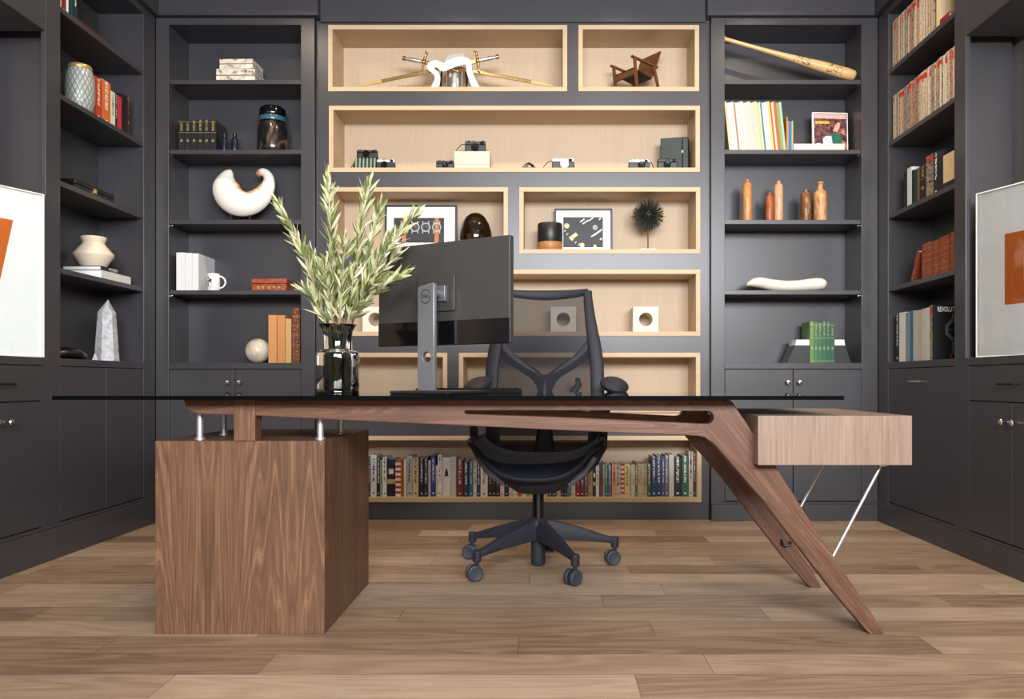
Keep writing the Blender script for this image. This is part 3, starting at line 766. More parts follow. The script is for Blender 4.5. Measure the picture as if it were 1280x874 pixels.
# --- long row of books in the lowest niche
by0 = 4.615
row = []
A = lambda *t: row.append(t)
def crop2(c0, c1, top, col, style, desc): A(450+c0/7.53, 450+c1/7.53, 555+top/7.53, col, style, desc)
def crop3(c0, c1, top, col, style, desc): A(690+c0/6.737, 690+c1/6.737, 555+top/6.737, col, style, desc)
for t in [(78, 94, 120, (60, 44, 66), 'light', 'dark plum book'), (94, 153, 105, (226, 228, 234), 'dark', 'tall white book with red letters'), (155, 186, 135, (26, 36, 58), 'light', 'navy book with pale lettering'), (187, 211, 152, (150, 170, 130), 'dark', 'thin green and white book'),
          (212, 249, 125, (232, 234, 240), 'dark', 'bright white book'), (251, 328, 146, (34, 32, 40), 'band', 'wide black book with gold band'), (330, 383, 155, (228, 220, 210), 'stripe', 'red and white striped book'), (385, 413, 150, (172, 92, 40), 'dark', 'orange-brown book'),
          (414, 432, 140, (228, 220, 190), 'plain', 'slim cream book'), (434, 490, 118, (170, 176, 184), 'dark', 'pale blue-grey book'), (492, 549, 135, (206, 184, 146), 'dark', 'beige book with black title'), (556, 600, 138, (26, 26, 30), 'light', 'black book with white lettering'),
          (602, 638, 132, (24, 44, 66), 'light', 'dark teal-blue book'), (640, 662, 160, (224, 220, 214), 'dark', 'slim white book'), (664, 711, 108, (44, 62, 150), 'light', 'bright blue book with red foot'), (713, 732, 206, (214, 212, 200), 'dark', 'short cream book'),
          (733, 770, 105, (232, 232, 230), 'dark', 'tall clean white book'), (772, 851, 130, (228, 226, 220), 'plain', 'wide white book with dark figure'), (852, 905, 122, (196, 198, 196), 'plain', 'light grey book'), (908, 970, 155, (112, 36, 30), 'light', 'dark red book'),
          (974, 1021, 165, (38, 44, 72), 'light', 'navy book with white seal'), (1024, 1063, 165, (36, 116, 150), 'light', 'turquoise-blue book'), (1065, 1098, 160, (220, 214, 204), 'dark', 'cream book'), (1100, 1132, 170, (62, 52, 112), 'light', 'purple book'),
          (1134, 1202, 175, (222, 220, 216), 'dark', 'white book with a maroon foot'), (1206, 1240, 165, (40, 40, 40), 'light', 'charcoal book'), (1242, 1276, 170, (24, 24, 24), 'light', 'black book')]: crop2(*t)
pool = [((30, 30, 32), 'light', 'black paperback'), ((210, 206, 200), 'dark', 'off-white paperback'), ((44, 42, 46), 'light', 'dark grey paperback'), ((214, 190, 196), 'dark', 'pale pink paperback'), ((226, 222, 214), 'dark', 'white paperback'), ((206, 112, 44), 'dark', 'orange paperback'),
        ((228, 226, 220), 'dark', 'bright white paperback'), ((150, 160, 90), 'dark', 'olive paperback'), ((204, 190, 120), 'dark', 'yellow paperback'), ((40, 90, 90), 'light', 'dark teal paperback'), ((30, 30, 36), 'light', 'blackish paperback'), ((190, 186, 180), 'dark', 'grey-white paperback'),
        ((70, 50, 50), 'light', 'brown paperback'), ((36, 60, 66), 'light', 'deep teal paperback'), ((200, 190, 160), 'dark', 'tan paperback')]
xx = 619.8; i = 0
while xx < 701 and i < len(pool):
    wpx = (701-619.8)/len(pool); A(xx, xx+wpx-.25, 580.5+(i*5) % 7, pool[i][0], pool[i][1], pool[i][2]); xx += wpx; i += 1
for t in [(80, 17, 0, 0, 0, 0)]: pass
for t in [(75, 106, 200, (30, 30, 34), 'light', 'black hardback'), (107, 126, 200, (34, 46, 66), 'light', 'dark blue hardback'), (128, 161, 195, (104, 112, 130), 'dark', 'grey-blue hardback'), (163, 197, 188, (214, 210, 196), 'dark', 'off-white hardback'), (199, 238, 180, (122, 34, 48), 'light', 'crimson hardback'), (239, 273, 178, (112, 40, 50), 'light', 'maroon hardback'),
          (274, 301, 180, (92, 78, 76), 'light', 'brown-grey hardback'), (304, 343, 175, (186, 152, 112), 'dark', 'tan hardback'), (345, 370, 178, (32, 30, 30), 'band', 'black book with a small white label'), (371, 397, 178, (226, 226, 230), 'dark', 'white hardback'), (399, 431, 158, (92, 70, 56), 'dark', 'brown leather-look book'),
          (432, 444, 176, (214, 206, 180), 'plain', 'thin cream book'), (445, 471, 174, (32, 124, 98), 'light', 'emerald green book'), (472, 501, 180, (84, 98, 136), 'light', 'slate blue book'), (504, 540, 172, (222, 150, 116), 'dark', 'salmon book'), (541, 579, 175, (200, 196, 178), 'dark', 'pale grey-cream book'),
          (580, 611, 170, (212, 198, 172), 'stripe', 'cream book with a red lower half'), (612, 656, 172, (222, 196, 130), 'dark', 'pale yellow book'), (658, 676, 180, (178, 170, 156), 'plain', 'thin grey book'), (677, 701, 178, (214, 206, 188), 'dark', 'cream-white book'), (702, 721, 165, (92, 96, 70), 'light', 'olive green book'),
          (722, 741, 168, (196, 176, 146), 'dark', 'first of four matching tan books'), (742, 760, 170, (190, 170, 140), 'dark', 'second of four matching tan books'), (761, 780, 168, (198, 178, 146), 'dark', 'third of four matching tan books'), (781, 801, 170, (184, 166, 138), 'dark', 'fourth of four matching tan books'), (803, 835, 170, (58, 82, 56), 'light', 'dark green book'),
          (838, 879, 108, (36, 48, 96), 'light', 'tall navy book with large white title'), (880, 926, 102, (40, 60, 96), 'light', 'tall dark blue book with pale artwork'), (927, 950, 110, (70, 84, 130), 'light', 'thin tall blue book'), (951, 985, 96, (104, 100, 112), 'light', 'tall mauve-grey book'), (986, 1027, 92, (196, 194, 180), 'plain', 'tall plain cream book'),
          (1030, 1092, 114, (38, 32, 32), 'light', 'thick black-brown book'), (1095, 1150, 102, (34, 92, 66), 'light', 'thick green book'), (1152, 1190, 66, (188, 180, 164), 'dark', 'tallest grey-cream book'), (1191, 1212, 80, (66, 48, 40), 'light', 'dark brown end book')]: crop3(*t)
for i, (a, b, top, col, style, desc) in enumerate(row):
    w_ = (b-a)*by0/FPX*.97; zt = Z_(top, by0)
    xc = X_((a+b)/2, by0)
    book('book', '%s, %s from the pedestal end of the lowest niche' % (desc, nth(i+1)), 'book', 'books in the lowest niche', w_, zt-F6, .13+.012*((i*7) % 5), rgb(*col), (xc, by0+.004*((i*3) % 4), F6+.0004), 0, 0, style)
# seated figure on the wide white spine
o = bpy.data.objects['book.017'] if 'book.017' in bpy.data.objects else None
if o:
    g = MB(); g.box(-.012, .012, -.0012, -.0002, .118, .124); g.lathe([(0, 0), (.010, 0), (.008, .02), (.004, .034), (0, .04)], 12, 0, 0, .124, M=Matrix.Diagonal((1, .06, 1, 1)) @ Matrix.Translation((0, -.01, 0)))
    g.obj('spine_figure', M['print_black'], o)

# ---------------------------------------------------------------- things in the far-wall bookcase beside the vase
S1, S2, S3, S4 = SH; DK = .907
def top_obj(g, name, m, label, cat, loc=(0,0,0), rot=(0,0,0), group=None, **k):
    return tag(g.obj(name, m, None, loc, rot, **k), label, cat, group)
MARB = speckle('mottled_marble', [(.35, rgb(70, 66, 62)), (.45, rgb(196, 190, 178)), (.7, rgb(236, 230, 220))], 26, .4)
for i, (a, b, z0, z1, lab) in enumerate([(270, 318.5, S1, 2.6105, 'mottled white box with gilt line, lower of the two stacked on the top shelf'), (274, 316, 2.6112, 2.668, 'mottled white box with gilt line, upper of the two stacked on the top shelf')]):
    Y = 4.575; w_ = X_(b, Y)-X_(a, Y); h = z1-z0
    t = thing('decorative_box', lab, 'box', (X_((a+b)/2, Y), Y, z0+.0003), (0, 0, R(-2*i)), 'stacked mottled boxes')
    MB().box(-w_/2, w_/2, 0, .16, 0, h*.45).obj('body', MARB, t, bevel=.002, smooth=0)
    MB().box(-w_/2+.002, w_/2-.002, .002, .158, h*.45, h*.55).obj('gilt_band', M['gold'], t, smooth=0, label='gilt band')
    MB().box(-w_/2, w_/2, 0, .16, h*.55, h).obj('lid', MARB, t, bevel=.002, smooth=0)
for i in range(6):
    Y = 4.60; a = 222.8+i*7.9
    book('leather_volume', 'black gilt-tooled leather volume, %s from the outer end of the set of six' % nth(i+1), 'book', 'set of black leather volumes', 7.5*Y/FPX, 2.325-S2-.002*(i % 2), .16, rgb(26, 30, 30), (X_(a+3.9, Y), Y, S2+.0004), 0, 0, 'gold')
DB = mat('dark_blue_glaze', rgb(26, 32, 54), .2)
for i, (px, r, h, lab) in enumerate([(280.5, .0175, .132, 'slim dark blue bottle right beside the leather volumes'), (293.5, .021, .134, 'wider dark blue bottle between the slim bottle and the large jar')]):
    b = MB().lathe([(0, 0), (r*.95, 0), (r, .004), (r, h*.62), (r*.9, h*.72), (r*.5, h*.80), (r*.48, h*.86)], 24)
    o = top_obj(b, 'glass_bottle', DB, lab, 'bottle', (X_(px, 4.67), 4.67, S2+.0003), group='small dark blue bottles', smooth=50)
    MB().lathe([(r*.6, h*.86), (r*.62, h*.87), (r*.62, h*.98), (r*.5, h), (0, h)], 24).obj('stopper', M['black'], o)
JB = speckle('banded_jar_glaze', [(.4, rgb(22, 22, 24)), (.55, rgb(40, 36, 36)), (.66, rgb(120, 84, 66)), (.75, rgb(160, 130, 110))], 16, .2, 4, 1.0, sc=(1, 1, .5))
TEAL = mat('teal_glaze', rgb(48, 92, 108), .2)
o = top_obj(MB().lathe([(0, 0), (.078, 0), (.086, .008), (.088, .05), (.088, .14), (.082, .175), (.076, .188), (.0755, .19)], 40), 'ceramic_jar', JB, 'large black jar with teal band and brown streaks on the second shelf', 'jar', (X_(341, 4.68), 4.68, S2+.0003), smooth=50)
MB().lathe([(.0757, .20), (.077, .204), (.077, .222), (.0757, .226)], 40, cap=False).obj('teal_band', TEAL, o)
MB().lathe([(0, .19), (.075, .19), (.075, .23), (.077, .234), (.078, .25), (.074, .275), (.06, .287), (0, .29)], 40).obj('lid', M['blackgloss'], o)
# crescent sculpture
def crescent_mat():
    g = N('white_stone_with_ragged_brown_edge'); v = g.coord(); x, y, z = g.sep(v)
    d = g.n('ShaderNodeVectorMath', operation='LENGTH'); g.set(d.inputs[0], g.comb(g.math('SUBTRACT', x, .045), 0.0, g.math('SUBTRACT', z, .216)))
    f = g.math('ADD', d.outputs['Value'], g.math('MULTIPLY', g.math('SUBTRACT', g.noise(v, 26, 5, .7), .5), .075))
    col = g.ramp(f, [(.064, rgb(150, 98, 66)), (.078, rgb(206, 162, 126)), (.088, rgb(232, 214, 190)), (.098, rgb(238, 231, 220))])
    g.bump(g.noise(v, 40, 4), .3, .004); return g.fin(col, .55)
Yc = 4.67; k_ = Yc/FPX/2.818
cl = [(281, 50, 3), (276, 55, 13), (266, 72, 27), (262, 100, 46), (268, 134, 50), (298, 162, 48), (340, 167, 43), (380, 146, 38), (405, 112, 28), (412, 84, 20), (404, 64, 16), (390, 56, 14), (378, 60, 12), (371, 68, 8)]
ox, oz = 318, 212
pts = [Vector(((a-ox)*k_, 0, (oz-b)*k_)) for a, b, r in cl]
# smooth the centre line
def cr(P_, n):
    out = []
    for i in range(len(P_)-1):
        p0, p1, p2, p3 = P_[max(i-1, 0)], P_[i], P_[i+1], P_[min(i+2, len(P_)-1)]
        for q in range(n):
            t = q/n; out.append(.5*((2*p1)+(-p0+p2)*t+(2*p0-5*p1+4*p2-p3)*t*t+(-p0+3*p1-3*p2+p3)*t**3))
    return out+[P_[-1]]
pr = cr([Vector((p.x, p.z, r*k_)) for p, (_, _, r) in zip(pts, cl)], 4)
tp = [Vector((q.x, 0, q.y)) for q in pr]; rr = [(q.z, q.z*.62) for q in pr]
zs0 = S3+.045
o = top_obj(MB().tube(tp, rr, 18, up=Vector((0, 1, 0))), 'crescent_sculpture', crescent_mat(), 'white crescent stone sculpture with ragged brown inner edge on black stand', 'sculpture', (X_(190+ox/2.818, Yc), Yc, zs0), smooth=80)
g = MB().box(-.075, .055, -.03, .03, S3-zs0+.0005, S3-zs0+.012)
for x in (-.062, .046): g.box(x-.005, x+.005, -.008, .008, S3-zs0+.012, .03); g.box(x-.005, x+.005, -.045, .045, S3-zs0+.012, S3-zs0+.018)
g.obj('stand', M['iron'], o, smooth=0)
# white books, mug, leather box
for i, (a, b, top) in enumerate([(220.5, 231.5, 315.8), (231.8, 240, 316.4), (240.3, 248, 317)]):
    Y = 4.57
    book('white_book', 'plain white hardback, %s from the outer side beside the mug' % nth(i+1), 'book', 'white books beside the mug', X_(b, Y)-X_(a, Y), Z_(top, Y)-S4, .225, rgb(232, 232, 232), (X_((a+b)/2, Y), Y, S4+.0004), 0, 0, 'plain')
def mug_mat():
    g = N('white_mug_with_print'); v = g.coord(); x, y, z = g.sep(v)
    f = g.math('MULTIPLY', g.math('GREATER_THAN', g.noise(v, 70, 3), .52), g.math('MULTIPLY', g.math('GREATER_THAN', z, .02), g.math('LESS_THAN', z, .085)))
    f = g.math('MULTIPLY', f, g.math('LESS_THAN', g.math('ABSOLUTE', g.math('ADD', x, .010)), .013))
    return g.fin(g.mix(f, rgb(234, 234, 232), rgb(70, 50, 46)), .25)
o = top_obj(MB().lathe([(0, 0), (.033, 0), (.0352, .004), (.0352, .097), (.034, .099), (.032, .096), (.032, .006), (0, .006)], 32), 'mug', mug_mat(), 'white printed mug with loop handle beside the white books', 'mug', (X_(267, 4.585), 4.585, S4+.0003), smooth=50)
MB().tube([Vector((.033+.036*math.sin(R(t)), 0, .05+.034*math.cos(R(t)))) for t in range(0, 181, 15)], .0052, 10, up=Vector((0, 1, 0))).obj('handle', mat('mug_white', rgb(234, 234, 232), .25), o)
LB = speckle('red_brown_leather', [(.3, rgb(86, 34, 18)), (.5, rgb(150, 66, 34)), (.7, rgb(176, 92, 52))], 40, .4)
Y = 4.60; a, b = X_(314.5, Y), X_(358, Y)
t = thing('leather_box', 'red-brown leather box with gilt marks on the shelf below the crescent', 'box', ((a+b)/2, Y, S4+.0003))
w_ = b-a
MB().box(-w_/2, w_/2, 0, .14, 0, .044).obj('body', LB, t, bevel=.003)
MB().box(-w_/2-.0015, w_/2+.0015, -.0015, .1415, .045, .0745).obj('lid', LB, t, bevel=.004)
g = MB()
for x in (-.06, -.035, .0, .03, .06): g.box(x-.006, x+.006, -.0025, -.0008, .014+.004*(x > 0), .03)
g.obj('gilt_marks', M['gold'], t, smooth=0)
SPH = speckle('cream_marble', [(.3, rgb(176, 160, 140)), (.5, rgb(214, 202, 186)), (.7, rgb(230, 222, 210))], 9, .3, 6, .8)
top_obj(MB().ball((0, 0, .0725), .0725, 40), 'marble_sphere', SPH, 'cream marble ball resting on the deck beside the tan books', 'sphere', (X_(322.5, 4.655), 4.655, DK+.0005), smooth=80)
for i, (a, b, top, col, st_, lab) in enumerate([(335.6, 345.8, 394, (206, 146, 88), 'plain', 'tan cloth book next to the marble ball'), (346.6, 356.2, 394.2, (202, 138, 76), 'plain', 'tan cloth book in the middle of three tan books'), (356.8, 364, 398.6, (204, 160, 106), 'plain', 'shorter pale tan book next to the brown leather book'), (364.6, 375, 385.2, (108, 50, 26), 'leather', 'tall brown leather book with gilt title at the end of the deck')]):
    Y = 4.588
    book('book', lab, 'book', 'books beside the marble ball', X_(b, Y)-X_(a, Y), Z_(top, Y)-DK, .19, rgb(*col), (X_((a+b)/2, Y), Y, DK+.0004), 0, 0, st_)

# ---------------------------------------------------------------- things in the side bookcase by the art (shelves facing +X)
def flat_book(name, label, group, L, d, h, col, loc, rz, style='plain', pagem=None):
    g = MB(); c = .003
    g.box(-L/2, L/2, 0, c, 0, h); g.box(-L/2, L/2, c, d, 0, c); g.box(-L/2, L/2, c, d, h-c, h)
    o = g.obj(name, COV[style], None, loc, (0, 0, rz), smooth=0); o.color = col; tag(o, label, 'book', group)
    MB().box(-L/2+.003, L/2-.003, c, d-.004, c, h-c).obj('page_block', pagem or M['pages'], o, smooth=0)
    return o
def yl(px, X): return X*FPX/(px-VX)
XS = -2.275
for i, (a, b, h, col, st_, lab) in enumerate([(73.6, 76.8, .25, (226, 188, 188), 'dark', 'pale pink book at the near end of the topmost side shelf'), (77, 82.6, .245, (120, 44, 38), 'light', 'red-brown book second on the topmost side shelf'), (82.8, 85.6, .24, (230, 230, 226), 'plain', 'thin white book on the topmost side shelf'), (85.8, 91.2, .24, (26, 60, 66), 'plain', 'dark teal book on the topmost side shelf'), (91.5, 96.8, .235, (26, 44, 44), 'light', 'blackish green book last upright on the topmost side shelf')]):
    y0, y1 = yl(a, XS), yl(b, XS)
    book('book', lab, 'book', 'books on the topmost side shelf', y1-y0-.001, h, .18, rgb(*col), (XS, (y0+y1)/2, S1+.0004), R(90), 0, st_)
flat_book('book', 'dark red book lying flat beside the upright books on the topmost side shelf', None, .26, .17, .03, rgb(96, 24, 34), (XS, 3.975, S1+.0004), R(90), 'plain')
def jar_mat():
    g = N('grey_scale_glaze'); v = g.coord(); x, y, z = g.sep(v)
    an = g.math('ARCTAN2', y, x); u = g.math('MULTIPLY', an, 18/6.2832); w_ = g.math('MULTIPLY', z, 44.0)
    s = g.math('ABSOLUTE', g.math('SINE', g.math('MULTIPLY', g.math('ADD', u, g.math('MULTIPLY', w_, .5)), PI)))
    t = g.math('ABSOLUTE', g.math('SINE', g.math('MULTIPLY', g.math('SUBTRACT', u, g.math('MULTIPLY', w_, .5)), PI)))
    m = g.math('MINIMUM', s, t)
    g.bump(m, .4, .003)
    return g.fin(g.ramp(m, [(.05, rgb(92, 98, 100)), (.3, rgb(142, 149, 146)), (.8, rgb(164, 169, 164))]), .3)
o = top_obj(MB().lathe([(0, 0), (.05, 0), (.058, .01), (.066, .06), (.067, .13), (.064, .18), (.057, .205), (.052, .214), (0, .214)], 48), 'ginger_jar', jar_mat(), 'grey jar with scale pattern and gold lid beside orange books', 'jar', (-2.313, yl(100, -2.313), S2+.0003), smooth=60)
MB().lathe([(0, .2142), (.052, .2142), (.054, .219), (.054, .228), (.050, .234), (.03, .238), (0, .239)], 40).obj('lid', M['gold'], o, smooth=50)
for i, (y0, y1, h, col, st_, lab) in enumerate([(3.996, 4.053, .212, (186, 66, 34), 'light', 'thick red-orange book beside the patterned jar'), (4.056, 4.134, .222, (206, 112, 52), 'light', 'thick orange book in the row beside the patterned jar'), (4.137, 4.178, .19, (216, 218, 192), 'dark', 'cream book in the row beside the patterned jar'), (4.18, 4.20, .185, (28, 30, 44), 'light', 'thin navy book between the cream and red books'),
        (4.203, 4.24, .188, (200, 50, 66), 'plain', 'bright red book in the row beside the patterned jar'), (4.243, 4.298, .214, (24, 26, 28), 'plain', 'black book in the row beside the patterned jar'), (4.30, 4.324, .222, (74, 26, 32), 'gold', 'maroon gilt book at the far end of the jar row')]):
    book('book', lab, 'book', 'books beside the patterned jar', y1-y0-.001, h, .10 if i == 0 else .15, rgb(*col), (XS, (y0+y1)/2, S2+.0004), R(90), 0, st_)
t = thing('keepsake_box', 'flat black box with brass clasp on the third side shelf', 'box', (-2.30, 4.04, S3+.0004), (0, 0, R(90)))
MB().box(-.175, .175, 0, .17, 0, .040).obj('body', M['black'], t, bevel=.002)
MB().box(-.176, .176, -.001, .171, .0405, .064).obj('lid', M['black'], t, bevel=.004)
MB().box(-.016, .004, -.006, -.0005, .026, .052).obj('clasp', M['brass'], t, bevel=.001)
flat_book('book', 'white book lying at the bottom of the pair under the cream vase', 'books under the cream vase', .285, .205, .046, rgb(226, 226, 224), (XS, 4.192, S4+.0004), R(90), 'light', M['paper'])
flat_book('book', 'black-spined book lying on the white book under the cream vase', 'books under the cream vase', .225, .20, .0215, rgb(24, 24, 26), (XS-.002, 4.162, S4+.0468), R(90), 'light', M['paper'])
top_obj(MB().lathe([(0, 0), (.056, 0), (.058, .003), (.0955, .064), (.0965, .070), (.0955, .076), (.053, .128), (.0515, .134), (.0615, .155), (.062, .163), (.058, .165), (.048, .135), (.048, .06), (0, .06)], 40), 'faceted_vase', M['cream'], 'cream vase with sharp shoulder standing on two flat books', 'vase', (-2.373, 4.15, S4+.0686), smooth=35)
OB = speckle('grey_quartz', [(.3, rgb(128, 128, 130)), (.5, rgb(176, 178, 182)), (.7, rgb(206, 208, 212)), (.8, rgb(140, 96, 64))], 22, .55, 6, 1)
g = MB(); n = 6; rg = []
for r, z in ((.060, 0), (.060, .004), (.043, .255)): rg.append([g.bm.verts.new((r*math.cos(2*PI*i/n+.2), .82*r*math.sin(2*PI*i/n+.2), z+(.012*math.sin(i*2.2) if z > .2 else 0))) for i in range(n)])
ap = g.bm.verts.new((.006, 0, .328))
for a, b in zip(rg, rg[1:]):
    for i in range(n): g._f([a[i], a[(i+1) % n], b[(i+1) % n], b[i]])
for i in range(n): g._f([rg[-1][i], rg[-1][(i+1) % n], ap])
g._f(rg[0][::-1])
top_obj(g, 'crystal_obelisk', OB, 'tall grey quartz obelisk with brown seams on the side deck', 'obelisk', (X_(133.5, 4.18), 4.18, DK+.0004), (0, 0, R(20)), smooth=0, bevel=.001)
DS = speckle('dark_stone_copper', [(.45, rgb(24, 22, 22)), (.62, rgb(40, 32, 28)), (.68, rgb(170, 92, 58)), (.8, rgb(196, 120, 84))], 16, .3, 3, .6)
g = MB(); g.tube([Vector((-.14, 0, .016)), Vector((-.12, 0, .022)), Vector((-.06, 0, .030)), Vector((0, 0, .030)), Vector((.06, 0, .022)), Vector((.11, 0, .015)), Vector((.135, 0, .010))], [(.02, .012), (.05, .02), (.07, .029), (.07, .029), (.055, .021), (.03, .0145), (.008, .006)], 14)
top_obj(g, 'stone_carving', DS, 'low dark stone carving with copper patches beside the quartz obelisk', 'sculpture', (-2.33, 3.86, DK+.0015), (0, 0, R(90)), smooth=60)
g = MB().hexa([(-.014, -.014, 0), (.014, -.014, 0), (.014, .014, 0), (-.014, .014, 0)], [(-.003, -.003, .034), (.003, -.003, .034), (.003, .003, .034), (-.003, .003, .034)])
top_obj(g, 'small_pyramid', OB, 'tiny grey stone pyramid between the dark carving and the obelisk', 'pyramid', (-2.30, 4.035, DK+.0004), (0, 0, R(30)), smooth=0, bevel=.001)

# ---------------------------------------------------------------- niche contents
def npos(px, Y): return X_(px, Y)
# crossed swords on a silver stand with a white sash
def sword(label, pom, tip, Y, gpx):
    a = W(pom[0], pom[1], Y); b = W(tip[0], tip[1], Y); L = (b-a).length; d = (b-a).normalized()
    ang = math.atan2(d.z, d.x)
    t = thing('sword', label, 'sword', tuple(a), (0, -ang, 0), 'crossed swords')
    MB().lathe([(0, -.010), (.010, -.009), (.0135, 0), (.013, .008), (.008, .012), (0, .012)], 20, M=Matrix.Rotation(R(90), 4, 'Y')).obj('pommel', M['brass'], t)
    gl = .112
    MB().lathe([(.0075, .010), (.011, .03), (.012, .055), (.0105, .085), (.0085, gl)], 18, M=Matrix.Rotation(R(90), 4, 'Y')).obj('grip', M['silver'], t)
    g = MB().tube([Vector((gl+.018, 0, -.062)), Vector((gl+.004, 0, -.052)), Vector((gl+.006, 0, -.02)), Vector((gl+.006, 0, .02)), Vector((gl+.016, 0, .052)), Vector((gl+.004, 0, .064))], [.0035, .007, .007, .008, .007, .0035], 10, up=Vector((0, 1, 0)))
    g.ball((gl+.006, 0, 0), .015, 14); g.obj('crossguard', M['brass'], t)
    s = L-.012
    g = MB().hexa([(gl+.01, -.004, -.0125), (gl+.01, .004, -.0125), (gl+.01, .004, .0125), (gl+.01, -.004, .0125)], [(s-.12, -.0035, -.010), (s-.12, .0035, -.010), (s-.12, .0035, .010), (s-.12, -.0035, .010)])
    g.obj('scabbard', M['brass'], t, bevel=.003, label='brass-bound scabbard')
    MB().hexa([(s-.121, -.004, -.011), (s-.121, .004, -.011), (s-.121, .004, .011), (s-.121, -.004, .011)], [(s+.012, -.001, -.003), (s+.012, .001, -.003), (s+.012, .001, .003), (s+.012, -.001, .003)]).obj('scabbard_tip', M['gold'], t, bevel=.001)
    return t
sword('brass sword with hilt at the narrow end away from the model chair, tip towards it', (505, 73), (692, 107.5), 4.635, 531)
sword('brass sword with hilt nearer the model chair, tip towards the far corner', (622, 71), (449, 107.5), 4.607, 596)
Yh = 4.72
t = thing('silver_stand', 'silver cylinder stand with grey plate carrying the crossed swords', 'stand', (X_(568, Yh), Yh, F1+.0004))
MB().lathe([(0, 0), (.058, 0), (.058, .012), (.052, .016), (.052, .150), (.056, .154), (.056, .165), (0, .165)], 36).obj('drum', M['silver'], t, smooth=40)
for s in (-1, 1): MB().tube([Vector((s*.05, -.03, .02)), Vector((s*.075, -.03, .03)), Vector((s*.078, -.03, .09)), Vector((s*.07, -.03, .14)), Vector((s*.05, -.03, .15))], .006, 8, up=Vector((0, 1, 0))).obj('handle', M['iron'], t)
GP = mat('pale_grey_metal', rgb(176, 172, 168), .45, .3)
MB().poly([(-.062, .15), (-.066, .20), (-.052, .245), (-.02, .262), (.03, .266), (.062, .264), (.060, .21), (.066, .15)], [], (0, .006, 0)).xf(Matrix.Translation((-.0, .02, .0))).obj('plate', GP, t, bevel=.002)
MB().box(-.006, .004, .008, .0195, .175, .225).xf(Matrix.Rotation(R(-25), 4, 'Y', ) if False else Matrix.Identity(4)).obj('plate_slot', M['iron'], t, smooth=0)
def zoom7(cx, cy): return W(440+cx/4.92, 40+cy/4.92, 4.578)
rib = [(505, 345), (524, 300), (520, 262), (490, 228), (480, 205), (508, 192), (540, 205), (560, 218), (600, 200), (640, 184), (690, 178), (715, 195), (722, 240), (742, 300), (765, 345)]
rp = cr([zoom7(*p) for p in rib], 4); 
wd2 = [.020, .017, .015, .020, .017, .020, .022, .024, .026, .027, .022, .017, .018, .020, .022]
wl = [wd2[min(14, int(i/4))] for i in range(len(rp))]
g = MB().tube([p for p in rp], [(w_, .003) for w_ in wl], 10, up=Vector((0, 1, 0)))
o = top_obj(g, 'sash', M['ribbon'], 'white ribbon sash tied over the crossed swords', 'ribbon', smooth=80)
# model chair
Y = 4.70; t = thing('model_chair', 'miniature brown plywood armchair in the short top niche', 'model chair', (X_(793, Y), Y-.01, F1+.0004), (0, 0, R(-52)))
DW = M['darkwood']
MB().hexa([(-.075, -.085, .108), (.075, -.085, .108), (.07, .07, .085), (-.07, .07, .085)], [(-.075, -.085, .116), (.075, -.085, .116), (.07, .07, .093), (-.07, .07, .093)]).obj('seat', M['iron'], t, bevel=.001)
MB().hexa([(-.07, .075, .10), (.07, .075, .10), (.07, .085, .10), (-.07, .085, .10)], [(-.085, .13, .262), (.085, .13, .262), (.085, .14, .262), (-.085, .14, .262)]).obj('backrest', DW, t, bevel=.001)
for s in (-1, 1):
    MB().hexa([(s*.088-.008, -.11, .165), (s*.088+.008, -.11, .165), (s*.088+.008, .10, .150), (s*.088-.008, .10, .150)], [(s*.088-.008, -.11, .175), (s*.088+.008, -.11, .175), (s*.088+.008, .10, .160), (s*.088-.008, .10, .160)]).obj('armrest', DW, t)
    MB().hexa([(s*.088-.006, -.075, 0), (s*.088+.006, -.075, 0), (s*.088+.006, -.060, 0), (s*.088-.006, -.060, 0)], [(s*.088-.006, -.095, .166), (s*.088+.006, -.095, .166), (s*.088+.006, -.078, .166), (s*.088-.006, -.078, .166)]).obj('leg', DW, t)
    MB().hexa([(s*.088-.006, .115, 0), (s*.088+.006, .115, 0), (s*.088+.006, .13, 0), (s*.088-.006, .13, 0)], [(s*.088-.006, .06, .152), (s*.088+.006, .06, .152), (s*.088+.006, .078, .152), (s*.088-.006, .078, .152)]).obj('leg', DW, t)
MB().box(-.08, .08, -.085, -.075, .075, .108).obj('front_rail', DW, t)
